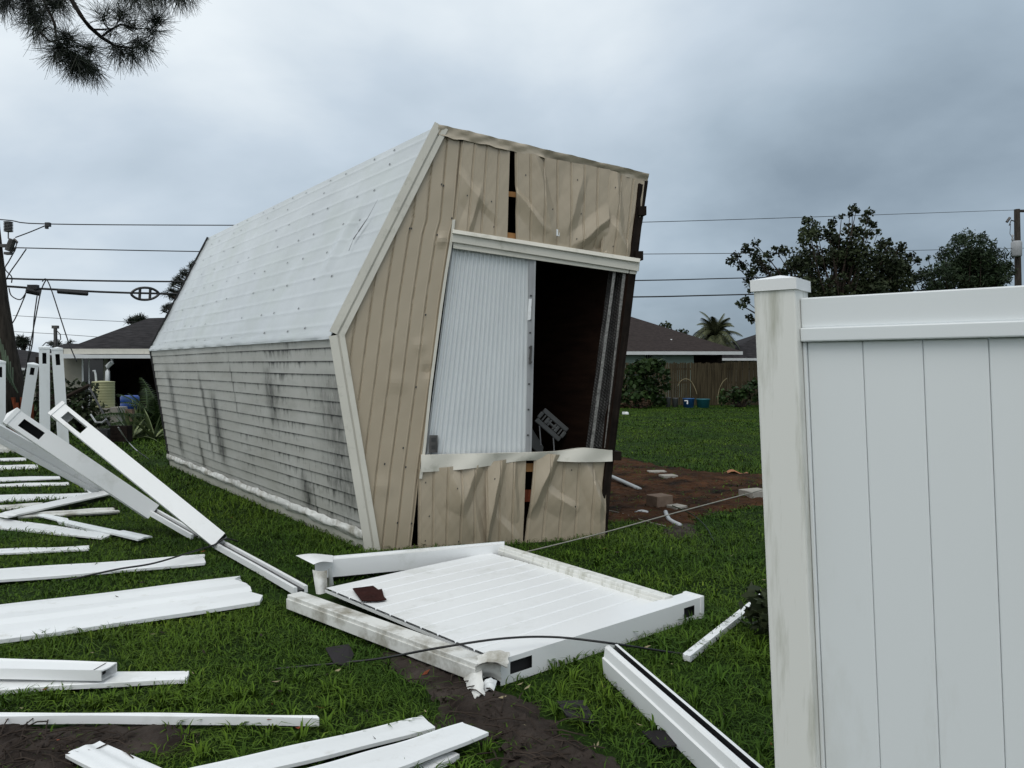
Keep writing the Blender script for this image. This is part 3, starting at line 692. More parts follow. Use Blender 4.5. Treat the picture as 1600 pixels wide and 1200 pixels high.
plank(B,'dingy board poking from the left edge under the slanting boards',[(-100,826),(28,817),(30,823),(-100,832)],.03,seed=30,mt='vinyl_dirty')
plank(B,'short thick white board alone between the crossed boards and the long grooved one',[(-100,862),(139,852),(139,857),(-100,871)],.035,seed=12)
plank(B,'long grooved white board with a black cable lying over it',[(-200,903),(319,866),(321,879),(-200,924)],.04,.018,seed=13,wave=.004)
plank('vinyl_sheet','widest wavy white sheet with a torn right end',[(-260,975),(368,901),(411,939),(-260,1036)],.05,.022,prof='wide',seed=14,wave=.003,jag=.03,cat='sheet')
plank('vinyl_rail','boxy hollow white rail with a yellow smear resting on a board',[(-160,1022),(182,1035),(158,1048),(-160,1041)],.10,.05,prof='rail',wave=.001,seed=15,mt='vinyl',ft_=False,cat='rail')
m=MB(); c=G(134,1052,.075); m.face([c+V((x*.03,-.003+y*0,y*.022)) for x,y in((-1,-.9),(.8,-1),(1,.6),(.3,1),(-.8,.8))]); sm=m.build('smear','moss_yellow',bpy.data.objects['vinyl_rail'])
plank(B,'white board with a folded dark end under the hollow rail',[(-160,1060),(296,1048),(291,1062),(-160,1086)],.035,.02,seed=16,mt='vinyl')
plank('vinyl_rail','long thin white rail lying straight across the grass above the bare mud',[(-160,1112),(497,1117),(497,1121),(-160,1118)],.055,.035,prof='flat',seed=17,wave=.003,mt='vinyl',cat='rail')
plank(B,'white board at the bottom edge pointing away to the lower right',[(102,1177),(156,1157),(330,1232),(262,1262)],.045,.014,prof='flat',seed=18)
plank(B,'upper one of the two white boards pointing up to the middle of the bottom edge',[(215,1220),(659,1118),(681,1136),(235,1250)],.045,.014,prof='flat',seed=19,wave=.003)
plank(B,'white board on top of another piece nearest the bottom centre',[(440,1213),(722,1129),(764,1145),(500,1245)],.07,.014,prof='flat',seed=20,wave=.003)
plank(B,'piece of board mostly hidden beneath the white board at bottom centre',[(600,1205),(700,1172),(718,1180),(640,1215)],.03,.02,prof='flat',seed=21,wave=.003,ft_=False)
plank(B,'slim white strip slanting through the grass beside the standing fence post',[(1187,927),(1196,932),(1078,1026),(1067,1021)],.04,.03,prof='flat',seed=22,mt='vinyl')
# long rail at lower right with twin ridges
m=MB()
a0=G(957,1004,.17); a1=G(1225,1262,.11)
d=(a1-a0).normalized(); s_=V((-d.y,d.x,0)); s_=s_ if s_.x>0 else -s_
def sec(p): # U channel lying on its side
    return [p+s_*x+V((0,0,z-p.z)) for x,z in((-.045,.01),(-.055,.10),(-.045,.105),(-.040,.15),(-.030,.16),(-.018,.16),(-.014,.07),(.008,.07),(.012,.16),(.026,.16),(.034,.15),(.040,.01))]
prev=None
for i in range(25):
    p=lerp(a0,a1,i/24); c=sec(p)
    if prev:
        for k in range(len(c)-1): m.face([prev[k],c[k],c[k+1],prev[k+1]],1 if k in(5,6,7) else 0)  # groove faces of the white rail coloured black to paint its shade
    else: m.face(c[::-1],0)
    prev=c
tag(m.build('vinyl_rail',['vinyl','black_plastic_and_shade']),'long twin ridged white rail running out of the bottom edge beside the standing fence','rail','loose vinyl boards scattered over the lawn')
foot([a0-s_*.05,a1-s_*.05,a1+s_*.04,a0+s_*.04])

# ================================================================ leaning and standing fence posts
def hpost(name,label,p0,p1,size,face_to,slot=None,cap=True,mt='vinyl',group='fence posts uprooted by the storm',slot_w=.45,thru=False):
    """hollow square post from p0 (foot) to p1 (head); slot=(from head start,end) metres"""
    t=thing(name,(p0.x,p0.y,min(p0.z,p1.z)),label,'post',group)
    d=(p1-p0); Ln=d.length; d.normalize(); f=(face_to-d*face_to.dot(d)).normalized(); s=d.cross(f).normalized(); h=size/2; m=MB()
    def q(a,b,c): return p0+d*a+s*b+f*c
    def side(fa,fb,hole=None):
        if not hole: m.face([q(0,*fa),q(0,*fb),q(Ln,*fb),q(Ln,*fa)]); return
        fa=V(fa);fb=V(fb); t0,t1=Ln-hole[1],Ln-hole[0]; g0,g1=.5-slot_w/2,.5+slot_w/2
        L_=lambda k:tuple(lerp(fa,fb,k))
        m.face([q(0,*fa),q(0,*fb),q(t0,*fb),q(t0,*fa)]); m.face([q(t1,*fa),q(t1,*fb),q(Ln,*fb),q(Ln,*fa)])
        m.face([q(t0,*fa),q(t0,*L_(g0)),q(t1,*L_(g0)),q(t1,*fa)]); m.face([q(t0,*L_(g1)),q(t0,*fb),q(t1,*fb),q(t1,*L_(g1))])
        for k,kk in((g0,1),(g1,-1)):
            a_=L_(k); inn=V(a_)+V((0,-.012)); m.face([q(t0,*a_),q(t1,*a_),q(t1,*inn),q(t0,*inn)])
        for tt in(t0,t1):
            a_=V(L_(g0));b_=V(L_(g1)); m.face([q(tt,*a_),q(tt,*b_),q(tt,*(b_+V((0,-.012)))),q(tt,*(a_+V((0,-.012))))])
    c=[(-h,h),(h,h),(h,-h),(-h,-h)]
    side(c[0],c[1],slot); side(c[1],c[2]); side(c[2],c[3],slot if thru else None); side(c[3],c[0])
    if slot and not thru: # near-black sheet: shade of the white interior painted behind the slot
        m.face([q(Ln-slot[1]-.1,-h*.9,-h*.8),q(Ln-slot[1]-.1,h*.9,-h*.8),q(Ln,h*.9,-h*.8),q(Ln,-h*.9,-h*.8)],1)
    m.face([q(.01,-h,-h),q(.01,h,-h),q(.01,h,h),q(.01,-h,h)],1)  # near-black face painting the shade in the open foot
    m.build('shaft',[mt,'shade_grime_black'],t)
    m=MB(); e=h+.006
    if cap:
        m.hexa([q(Ln-.03,x,y) for x,y in((-e,-e),(e,-e),(e,e),(-e,e))]+[q(Ln+.004,x,y) for x,y in((-e,-e),(e,-e),(e,e),(-e,e))])
        b=[q(Ln+.004,x,y) for x,y in((-e,-e),(e,-e),(e,e),(-e,e))]
        for k in range(4): m.face([b[k],b[(k+1)%4],q(Ln+.035,0,0)])
        m.build('post_cap',mt,t)
    return t
fc=V((.25,-1,.35))
p0=P(344,846,6.3); p1=P(91,641,6.5)
hpost('fence_post','longest slotted white post leaning up from the narrow dark channel',p0,p1,.135,V((.12,-1,.55)),(.10,.32),slot_w=.55,thru=True)
q0=P(238,800,7.2); q1=P(16,650,6.7)
hpost('fence_post','slotted white post leaning parallel to the left of the longest one',q0,q1,.15,V((.12,-1,.55)),(.10,.30),slot_w=.5)
def strip(name,label,pts,parent=None,w_=.05,h_=.03):
    m=MB()
    for a,b in zip(pts,pts[1:]):
        d=(b-a).normalized(); s=d.cross(V((0,0,1))).normalized(); u=s.cross(d)
        m.beam(a+s*w_*.42,b+s*w_*.42,w_*.28,h_,V((0,0,1)),0); m.beam(a-s*w_*.42,b-s*w_*.42,w_*.28,h_,V((0,0,1)),0); m.beam(a-u*.006,b-u*.006,w_*.56,h_*.3,V((0,0,1)),1)
    o=m.build(name,['vinyl','black_plastic_and_shade'],parent)
    if label: tag(o,label,'channel','metal lined channels sticking out of the leaning posts')
    return o
strip('rail_channel','long narrow grooved white channel from the longest leaning post to the fallen panel',[P(318,830,6.35),P(345,852,6.3),G(405,885,.05),G(470,922,.06)],w_=.085,h_=.045)
strip('rail_channel','short narrow channel with a dark groove coming out of the left leaning post',[P(232,796,7.2),P(262,813,7.05),P(306,838,6.75)],w_=.08,h_=.045)
m=MB(); ra=P(-70,640,7.6); rb=G(166,768,.05); m.beam(ra,rb,.05,.17,V((.3,-.5,1))); m.beam(ra+V((0,-.03,-.05)),rb+V((0,-.03,-.05)),.03,.05,V((.3,-.5,1)))
tag(m.build('vinyl_rail','vinyl_flat',bevel=.006),'white rail sloping down from the left edge under the two leaning posts','rail','loose vinyl boards scattered over the lawn')
# upright posts beyond
def up(label,x0,x1,yt,xb0,xb1,yb,Y,lean=0,slot=(.1,.30),group='fence posts uprooted by the storm'):
    sz=(x1-x0)/FPX*Y*.93; a=P((xb0+xb1)/2,yb,Y); a.z=max(a.z,0); b=P((x0+x1)/2,yt+3,Y)
    return hpost('fence_post',label,a,b,sz,V((-a.x/Y,-1,0)),slot,slot_w=.38,mt='vinyl_fence')
up('left one of the two white slotted posts standing upright before the neighbour house',61.5,77,540,62.5,78,700,14.2)
up('right one of the two white slotted posts standing upright before the neighbour house',81,97.5,542,91,108.5,700,14.0)
up('short slotted post tilted against the foot of the broken utility pole',44,60,566,30,45,660,14.6,slot=(.06,.2))
up('white post cut off by the left edge of the photo',-8,8,562,-9,9,690,14.8)
r1=P(-60,700,14); r2=P(60,697,14); r1.z=r2.z=.09
m=MB(); m.beam(r1,r2,.05,.17); m.beam(r1+V((0,-.03,-.03)),r2+V((0,-.03,-.03)),.03,.08); tag(m.build('bottom_rail','vinyl_dirty',bevel=.005),'dirty white bottom rail on the ground beside the two upright posts','rail')
m=MB(); m.beam(P(2,692,14.3),P(10,670,14.5),.08,.05); tag(m.build('rail_stub','vinyl_fence',bevel=.005),'small white rail stub sticking up behind the dirty bottom rail','rail')

# ================================================================ cables and wires
def wire(name,label,pts,r,mt='black_cable',cat='cable',group=None,n=5,sub=6):
    pts=[V(p) for p in pts]; out_=[]
    for i in range(len(pts)-1):
        p0_,p1_,p2_,p3_=pts[max(i-1,0)],pts[i],pts[i+1],pts[min(i+2,len(pts)-1)]
        for k in range(sub):
            t=k/sub; out_.append(.5*((2*p1_)+(-p0_+p2_)*t+(2*p0_-5*p1_+4*p2_-p3_)*t*t+(-p0_+3*p1_-3*p2_+p3_)*t**3))
    out_.append(pts[-1]); m=MB(); m.tube(out_,r,n); o=m.build(name,mt,smooth=True)
    return tag(o,label,cat,group)
wire('cable','black cable arching over the fallen fence panel and into the grass',[G(420,1046,.0),G(520,1037,.02),G(600,1028,.06),G(680,1013,.18),G(780,998,.20),G(860,995,.18),G(940,1003,.18),G(1040,1018,.04),G(1110,1027,.0)],.006)
wire('cable','black cable tied round the foot of the longest leaning post and across a board',[G(100,908,.012),G(180,890,.09),G(240,880,.09),G(300,862,.1),P(335,851,6.15),P(352,842,6.15),P(372,846,6.3)],.007)
wire('rope','pale taut rope stretched low across the lawn to the standing fence post',[G(795,869,.02),P(940,833,6.5),P(1060,800,7.0),P(1200,763,8.0)],.006,'rope','rope')
wire('rope','thin pale cord on the soil beside the shed floor',[G(948,797,.03),G(975,803,.03),G(1004,813,.02),G(1040,822,.02)],.006,'rope','rope')
wire('cord','dull green cord trailing from the cement blocks into the grass',[G(1050,790,.12),G(1080,803,.05),G(1102,822,.03),G(1116,846,.02)],.006,'leaf_green','cord')
wire('wire','thin bent wire arching over the grass near the blue planter boxes',[G(185,668,.9),G(200,690,.3),G(215,705,.3),G(232,717,.03)],.008,'steel_grey','wire')
YL=16.; YR=40.
def dpt(px,py): # depth along the line of poles, linear in 1/Y
    t=(px-10)/(1590-10); iy=(1/YL)*(1-t)+(1/YR)*t; return P(px,py,1/iy)
pw='power lines strung between the two utility poles'
def line(label,pts,r): 
    # densify with straight px interpolation, a tube whose radius grows with distance would be false: constant radius
    wire('power_line',label,[dpt(x,y) for x,y in pts],r,group=pw,sub=5)
line('thin topmost power line',[(-200,334),(0,343),(75,350),(370,352),(700,352),(1010,347),(1300,338),(1590,328),(1900,318)],.012)
line('second power line from the top',[(20,387),(310,393),(700,398),(1000,397),(1300,394),(1585,388),(1900,384)],.012)
line('third power line from the top, thicker than the two above',[(-200,431),(0,435),(75,437),(270,440),(700,441),(1010,438),(1175,434),(1590,424)],.020)
line('lowest thick power line carrying the black splice boxes',[(-200,440),(0,447),(80,452),(260,459),(700,465),(990,464),(1170,460),(1590,450)],.024)
wire('telephone_line','faint upper thin line behind the broken pole',[P(20,493,40),P(120,499,40),P(250,505,40)],.013)
wire('telephone_line','faint lower thin line behind the broken pole',[P(20,518,40),P(90,522,40),P(160,527,40)],.013)
hg='loose wires hanging beside the broken pole'
for lb,pts in (('loose wire forming the right leg of a hanging loop',[(66,440),(72,436),(80,452),(95,498),(108,537),(120,565)]),
               ('loose wire forming the left leg of a hanging loop',[(72,437),(64,455),(55,500),(47,540),(40,580)]),
               ('loose wire dropping from the splice box',[(58,462),(53,500),(50,540),(36,590)]),
               ('loose wire sagging off the pole toward the lower left',[(40,460),(25,495),(17,510),(14,530)]),
               ('thin jumper wire from the second line down to the pole',[(41,389),(28,408),(16,425),(8,440)]),
               ('slack jumper wire curling below the second line',[(24,390),(14,408),(8,420),(18,432),(18,442)]),
               ('jumper wire slanting from the top line connector to the fuse',[(72,352),(48,362),(24,371)]),
               ('slack black loop under the thick lines',[(14,450),(18,462),(32,468),(42,455)])):
    wire('hanging_wire',lb,[P(x,y,15.8) for x,y in pts],.012,group=hg)
for lb,x0,y0,x1,y1,r in (('square black splice box on the lowest power line',40,453,64,458,.07),('long black splice tube on the lowest power line',89,455,138,459,.05)):
    m=MB(); a,b=dpt(x0,y0),dpt(x1,y1); m.tube([a,lerp(a,b,.03),lerp(a,b,.97),b],[r*.6,r,r,r*.6],10); 
    if x0==40: m.box(lerp(a,b,.5)+V((0,0,.09)),.2,.1,.1)
    tag(m.build('splice_box','black_plastic_and_shade'),lb,'splice box')
# cable coil (snowshoe)
m=MB(); pts=[dpt(226+21*math.cos(a)*(1 if math.cos(a)<0 else 1.05),459+9.5*math.sin(a)*(1-.35*abs(math.cos(a))**4)) for a in [k*math.pi/14 for k in range(29)]]
m.tube(pts,.03,6,cap=False)
for x in (219,235): m.beam(dpt(x,449),dpt(x-1,468),.04,.05,V((0,1,0)))
tag(m.build('cable_coil','black_plastic_and_shade'),'oval black coil of spare cable hung on the lowest power line','cable coil')
# broken pole, left
pt=thing('utility_pole',P(28,712,15.3),'broken brown utility pole leaning at the left edge with splintered red foot','pole')
m=MB(); c=[(29,650),(19,600),(8,540),(-2,470),(-9,400),(-14,345)]; 
m.tube([P(x,y,15.3) for x,y in c],[.235,.21,.19,.17,.155,.14],12); m.build('shaft','pole_wood',pt,smooth=True)
m=MB()
for k in range(14):
    a=k/14*2*math.pi; r0=.2; b=P(33,655,15.3); b0=b+V((r0*math.cos(a),r0*math.sin(a),.2+.25*random.random())); b1=V((b.x+r0*.9*math.cos(a)+.03,b.y+r0*.9*math.sin(a),.05))
    m.beam(b0,b1,.05+.07*random.random(),.03,V((math.cos(a),math.sin(a),.1)))
m.tube([P(33,650,15.3),P(38,705,15.3)],[.17,.2],9)
m.build('splintered_foot','red_wood',pt)
m=MB(); c=P(13,347,15.4)
prof=[]
for k in range(7): prof+=[(.055,-.03*k*1.0),(.085,-.03*k-.01),(.085,-.03*k-.02),(.055,-.03*k-.028)]
m.lathe(P(13,346,15.4)+V((0,0,.0)),prof,12); m.tube([P(13,362,15.4),P(13,373,15.4)],.012); m.build('insulator','porcelain',pt)
m=MB(); m.tube([P(20,374,15.3),P(13,392,15.3)],.07,10); m.tube([P(22,373,15.3),P(27,378,15.3),P(24,388,15.3),P(15,396,15.3)],.02,6); m.box(P(13,396,15.3),.12,.1,.05); m.box(P(4,384,15.3),.3,.08,.06); m.build('fuse_cutout',['steel_dark'],pt)
m=MB(); 
for k in range(7): 
    x=2+k*3; m.tube([P(x-6+k,520+k*9,15.0),P(x,550+k*8,14.95),P(x+8,590+k*4,15.0)],.012,5)
m.build('vine','agave_leaf',pt)
m=MB(); m.box(P(75,351,15.5),.09,.07,.08); m.box(P(73,354,15.5),.05,.05,.09); tag(m.build('line_connector','black_plastic_and_shade'),'small clamp where the jumper meets the top power line','clamp')
# right pole
pr_=thing('utility_pole',(P(1592,580,40).x,40,0),'upright utility pole with a grey transformer at the right edge','pole')
m=MB(); a=P(1592,520,40); b=P(1589,327,40); m.tube([V((a.x+.05,a.y,0)),a,b],[.2,.18,.14],10); m.build('shaft','pole_wood',pr_,smooth=True)
m=MB(); m.lathe(P(1588,401,39.7),[(.22,0),(.25,.05),(.25,.72),(.2,.8)],14); m.lathe(P(1582,377,39.7),[(.03,0),(.06,.1),(.03,.2),(.06,.28),(.02,.36)],8); m.build('transformer','steel_grey',pr_,smooth=True)
m=MB(); m.tube([P(1589,347,40),P(1580,344,40),P(1577,352,39.8)],.03); m.tube([P(1578,340,39.8),P(1573,347,39.8)],.07,8); m.tube([P(1579,350,39.8),P(1578,365,39.8),P(1584,376,39.8)],.015); m.build('fuse_cutout','steel_dark',pr_)
m=MB(); m.beam(P(1589,330,40),P(1604,330,40),.1,.1); m.build('crossarm','pole_wood',pr_)

# ================================================================ houses
def poly_roof(name,pts_faces,mt,parent): 
    m=MB()
    for f in pts_faces: m.face(f)
    return m.build(name,mt,parent)
# left neighbour house
YH=28.; hl=thing('house',P(165,580,YH),'low house with dark shingle roof and shaded porch behind the shed on the left','house')
e0=P(98,546,YH); e1=P(420,546,YH); ze=e0.z; rg0=P(232,497,YH+6); rg1=V((rg0.x+4,rg0.y,rg0.z+.1)); bk0=V((e0.x,YH+12,ze)); bk1=V((e1.x,YH+12,ze))
rfo=poly_roof('roof',[[e0,e1,rg1,rg0],[e0,rg0,bk0],[bk0,rg0,rg1,bk1],[e1,bk1,rg1]],'shingle',hl)
m=MB(); m.box(((e0.x+e1.x)/2,YH+.03,ze-.07),e1.x-e0.x,.06,.19); m.box((e0.x-.0,YH+6,ze-.07),.06,12,.16); m.build('fascia','fascia',hl)
m=MB(); m.box(((e0.x+e1.x)/2,YH-.07,ze-.26),e1.x-e0.x,.14,.13); m.box(((e0.x+e1.x)/2,YH+.5,ze-.2),e1.x-e0.x,1.0,.02); gt=m.build('gutter','gutter',hl)
m=MB(); wx0=P(100,580,YH+1).x; wx1=P(128,580,YH+1).x; m.box(((wx0+wx1)/2,YH+1.05,(ze-.3)/2),wx1-wx0,.15,ze-.3); 
wx2=P(150,580,YH+3).x;wx3=P(420,580,YH+3).x; m.build('wall','house_wall',hl)
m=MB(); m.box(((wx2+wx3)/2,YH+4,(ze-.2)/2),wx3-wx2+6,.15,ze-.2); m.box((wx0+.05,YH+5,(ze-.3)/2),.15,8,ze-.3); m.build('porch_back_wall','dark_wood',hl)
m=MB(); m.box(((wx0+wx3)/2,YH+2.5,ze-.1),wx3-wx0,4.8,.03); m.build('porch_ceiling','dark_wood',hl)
xw=[P(x,580,YH+1).x for x in(128,131,138,140,161,168)]
for a_,b_,mt,nm in ((0,1,'gutter','window_frame'),(1,2,'glass_dark','window_pane'),(2,3,'gutter','window_frame'),(3,4,'glass_dark','door_pane'),(4,5,'house_wall','porch_column')):
    m=MB(); m.box(((xw[a_]+xw[b_])/2,YH+1.03+.01*a_,(ze-.3)/2+.02),xw[b_]-xw[a_]-.004,.1,ze-.34); m.build(nm,mt,hl)
m=MB(); c=P(168,0,YH-.1).x
m.tube([V((P(177,580,YH).x,YH-.05,ze-.3)),V((P(176,580,YH).x,YH-.05,ze-.48)),V((P(168,580,YH).x,YH-.0,ze-.62)),V((P(168.5,580,YH).x,YH,ze-.8)),V((P(170,580,YH).x,YH-.1,.85))],.085,8); m.build('downspout','gutter',hl,smooth=True)
m=MB(); a=P(87,540,YH+3); m.tube([V((a.x,a.y,2)),P(86.5,512,YH+3)],.07,8); m.box(P(86.5,511,YH+3),.22,.15,.12); m.tube([P(88,516,YH+3),P(94,522,YH+3),P(95,530,YH+3),P(90,536,YH+3)],.02,5); m.tube([P(62,545,YH+3),P(72,535,YH+3),P(86,534,YH+3)],.02,5)
tag(m.build('service_mast','steel_dark'),'thin dark electric service mast rising beside the left house roof','mast')
# houses far left
for lb,xa,xb,yt,yb_,Y in (('distant house roof at the far left edge behind the broken pole',-120,70,541,575,38),('grey hip roof beyond the low house left of its gutter',60,160,537,552,44)):
    h2=thing('house',P((xa+xb)/2,580,Y),lb,'house')
    a,b=P(xa,yb_,Y),P(xb,yb_,Y); c,d=P(lerp(xa,xb,.4),yt,Y+5),P(lerp(xa,xb,.62),yt,Y+5); k0,k1=V((a.x,Y+10,a.z)),V((b.x,Y+10,b.z))
    poly_roof('roof',[[a,b,d,c],[a,c,k0],[b,k1,d],[k0,c,d,k1]],'shingle',h2)
    m=MB(); m.box(((a.x+b.x)/2,Y+5,(a.z-.05)/2),b.x-a.x-1,9,a.z-.06); m.build('wall','house_wall',h2)
    m=MB(); m.box(((a.x+b.x)/2,Y-.02,a.z-.05),b.x-a.x,.05,.12); m.build('fascia','gutter',h2)
# right house
YR2=40.; hr=thing('house',P(1040,580,YR2),'mint green house with brown shingle roof beyond the wooden fence','house')
a=P(760,549,YR2); b=P(1160,549,YR2); ze=b.z; r0=P(850,450,YR2+7); r1=P(942,478,YR2+7); r1=V((r1.x,r1.y,r0.z)); 
ap=P(958,486,YR2+7); k0=V((a.x,YR2+14,ze)); k1=V((b.x,YR2+14,ze)); r0=V((a.x+5,YR2+7,ap.z)); r1=ap
poly_roof('roof',[[a,b,r1,r0],[b,k1,r1],[a,r0,k0],[k0,r0,r1,k1]],'shingle_brown',hr)
m=MB(); m.box(((a.x+b.x)/2,YR2-.03,ze-.09),b.x-a.x,.1,.17); m.build('gutter','gutter',hr)
m=MB(); x1=P(1084,580,YR2+.8).x; m.box(((a.x+.5+x1)/2,YR2+4,(ze-.05)/2),x1-a.x-.5,6.4,ze-.1); m.build('wall','mint_wall',hr)
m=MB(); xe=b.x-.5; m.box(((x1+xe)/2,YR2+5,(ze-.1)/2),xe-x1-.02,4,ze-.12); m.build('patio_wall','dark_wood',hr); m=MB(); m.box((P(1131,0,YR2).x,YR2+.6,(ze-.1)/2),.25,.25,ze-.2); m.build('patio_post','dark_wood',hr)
m=MB(); m.box((P(1011,0,YR2).x,YR2+.77,ze-.75),.25,.06,.7); m.build('window','glass_dark',hr)
m=MB()
for x in (1016,1019.5,1023): m.box((P(x,0,YR2).x,YR2+.77,ze-.6),.05,.06,.9)
m.build('shutter','shingle',hr)
m=MB(); v=P(1048,536,YR2+2.0); m.lathe(v+V((0,-.1,-.15)),[(.1,0),(.1,.2),(.16,.22),(.16,.3),(.03,.36)],10); m.build('roof_vent','gutter',hr)
h3=thing('house',P(1190,580,46),'dark roofed house at the far right just behind the standing fence post','house')
a=P(1120,560,46); b=P(1330,560,46); c=P(1195,518,52); d=P(1260,518,52); k0=V((a.x,58,a.z));k1=V((b.x,58,a.z))
poly_roof('roof',[[a,b,d,c],[a,c,k0],[b,k1,d],[k0,c,d,k1]],'shingle',h3)
m=MB(); m.box(((a.x+b.x)/2,52,(a.z-.06)/2),b.x-a.x-1,10,a.z-.08); m.build('wall','house_wall',h3)
m=MB(); m.box(((a.x+b.x)/2,45.97,a.z-.06),b.x-a.x,.06,.14); m.build('gutter','gutter',h3)

# wooden fence at the back
YF=34.; wf=thing('wooden_fence',P(1090,632,YF),'weathered brown wooden picket fence along the back of the lawn','fence')
x0=P(900,0,YF).x; x1=P(1420,0,YF).x; m=MB(); x=x0; i=0
while x<x1:
    h=1.87+.02*math.sin(i*1.7)+random.uniform(-.015,.015)+(.06 if x>P(1135,0,YF).x else 0); yy=YF+random.uniform(-.012,.012); tl=random.uniform(-.01,.01)
    z0=0; wdt=.088
    m.hexa([(x,yy,z0),(x+wdt,yy,z0),(x+wdt,yy+.018,z0),(x,yy+.018,z0),(x+tl,yy,h-.03),(x+wdt+tl,yy,h-.03),(x+wdt+tl,yy+.018,h-.03),(x+tl,yy+.018,h-.03)])
    m.face([(x+tl,yy,h-.03),(x+wdt+tl,yy,h-.03),(x+wdt*.75+tl,yy,h),(x+wdt*.25+tl,yy,h)]); x+=.096; i+=1
m.build('picket_row','wood_fence',wf)
m=MB()
for z in (.3,1.0,1.6): m.beam((x0,YF+.06,z),(x1,YF+.06,z),.05,.09)
m.build('fence_rail','wood_fence',wf)

# ================================================================ vegetation helpers
def leaves(m,centers,n,size,spread,attr,aspect=.6,flat=0.,mi=0,droop=0):
    for c,r in centers:
        k=int(n*random.uniform(.7,1.3)*(r/spread)**1.5) if spread else n
        base=random.random()
        for _ in range(max(k,3)):
            d=V((random.gauss(0,1),random.gauss(0,1),random.gauss(0,.85))); d=d.normalized()*r*random.random()**.45
            p=V(c)+d; a=V((random.gauss(0,1),random.gauss(0,1),random.gauss(0,.6)-droop)).normalized(); b=a.cross(V((random.gauss(0,1),random.gauss(0,1),random.gauss(0,1)))).normalized()
            s=size*random.uniform(.6,1.3)
            m.face([p-a*s*.5,p-a*s*.1+b*s*aspect*.5,p+a*s*.5,p-a*s*.1-b*s*aspect*.5],mi); attr+= [min(1,max(0,base*.5+random.random()*.5))]*4
def tree(name,label,cat,base,clusters,leafm,leaf_n,leaf_s,spread,trunk_r,limbs=None,group=None,aspect=.6,droop=0,fork=.35,twig=.012,brown=None):
    t=thing(name,base,label,cat,group)
    m=MB(); at=[]
    leaves(m,clusters,leaf_n,leaf_s,spread,at,aspect,droop=droop); m.attr=at; m.build('crown',leafm,t)
    m=MB(); base=V(base); cen=sum((V(c) for c,_ in clusters),V((0,0,0)))/len(clusters); fk=lerp(base,cen,fork); fk.x=base.x+(cen.x-base.x)*.5
    m.tube([base,lerp(base,fk,.5)+V((.1*trunk_r,0,0)),fk],[trunk_r,trunk_r*.85,trunk_r*.75],8)
    for i,(c,r) in enumerate(clusters):
        c=V(c); mid=lerp(fk,c,.5)+V((random.uniform(-.2,.2),random.uniform(-.2,.2),random.uniform(0,.3)))*((c-fk).length*.25)
        rr_=trunk_r*.3; m.tube([fk,lerp(fk,mid,.5)+V((0,0,.05)),mid,c],[rr_,rr_*.7,rr_*.45,twig],5)
    m.build('trunk','bark',t); return t
def in_poly(x,y,pl):
    c=False; n=len(pl)
    for i in range(n):
        x1_,y1_=pl[i]; x2_,y2_=pl[(i+1)%n]
        if (y1_>y)!=(y2_>y) and x<(x2_-x1_)*(y-y1_)/(y2_-y1_)+x1_: c=not c
    return c
def sample(pl,n,Y,dy,r): 
    xs=[p[0] for p in pl]; ys=[p[1] for p in pl]; o=[]
    while len(o)<n:
        x=random.uniform(min(xs),max(xs)); y=random.uniform(min(ys),max(ys))
        if in_poly(x,y,pl): o.append((P(x,y,Y+random.uniform(-dy,dy)),random.uniform(*r)))
    return o
# big storm-stripped tree on the right
Y=30
out1=[(1218,395),(1250,375),(1262,350),(1275,345),(1285,372),(1310,350),(1330,345),(1352,350),(1356,380),(1380,385),(1405,392),(1420,415),(1405,440),(1420,470),(1400,560),(1230,560),(1200,460)]
cl=sample(out1,75,Y,1.4,(.22,.5))+sample([(1215,410),(1270,385),(1330,375),(1400,405),(1412,440),(1400,560),(1225,560)],75,Y,1.2,(.4,.65))
for x,y,r in [(1143,408,.22),(1150,400,.2),(1160,415,.25),(1165,388,.2),(1178,395,.25),(1180,380,.2),(1185,410,.3),(1175,425,.25),(1195,420,.3),(1200,400,.25),(1210,430,.35),(1170,440,.25),(1165,470,.2),(1160,478,.15),(1155,475,.15),(1172,452,.2),(1170,495,.15),(1175,500,.15),
              (1262,345,.22),(1275,352,.25),(1270,365,.28),(1258,362,.2),(1255,375,.25),(1300,348,.2),(1298,365,.25),(1304,378,.3),(1315,338,.12),(1332,325,.18),(1338,328,.15),(1328,335,.12),(1358,332,.2),(1350,345,.25),(1362,350,.2),(1360,365,.22),(1372,362,.15),(1345,365,.3),(1325,360,.3),(1378,382,.25),(1408,385,.22),(1400,395,.25),(1422,400,.22),(1432,408,.2),(1418,425,.25),(1390,380,.12),(1390,375,.1),(1210,388,.12),(1222,392,.25)]:
    cl.append((P(x,y,Y+random.uniform(-.6,.6)),r))
tree('broadleaf_tree','large dark storm torn tree behind the standing fence post','tree',(P(1310,0,Y).x,Y,0),cl,'leaf_dark',120,.135,.35,.22,aspect=.85,twig=.012)
Y=36
out2=[(1440,440),(1460,410),(1475,385),(1500,372),(1525,367),(1540,375),(1550,395),(1568,405),(1575,430),(1560,520),(1450,520)]
cl=sample(out2,80,Y,1.3,(.3,.6))+sample([(1465,415),(1500,385),(1540,390),(1562,420),(1560,520),(1455,520)],60,Y,1,(.5,.7)); cl+=[(P(x,y,Y),r) for x,y,r in[(1577,414,.2),(1580,425,.25),(1445,425,.25),(1450,403,.12),(1435,432,.3),(1428,436,.3),(1535,368,.2),(1552,380,.2)]]
tree('mango_tree','rounder dense dark tree left of the upright utility pole','tree',(P(1515,0,Y).x,Y,0),cl,'leaf_mango',150,.2,.4,.25,aspect=.3,droop=.6)
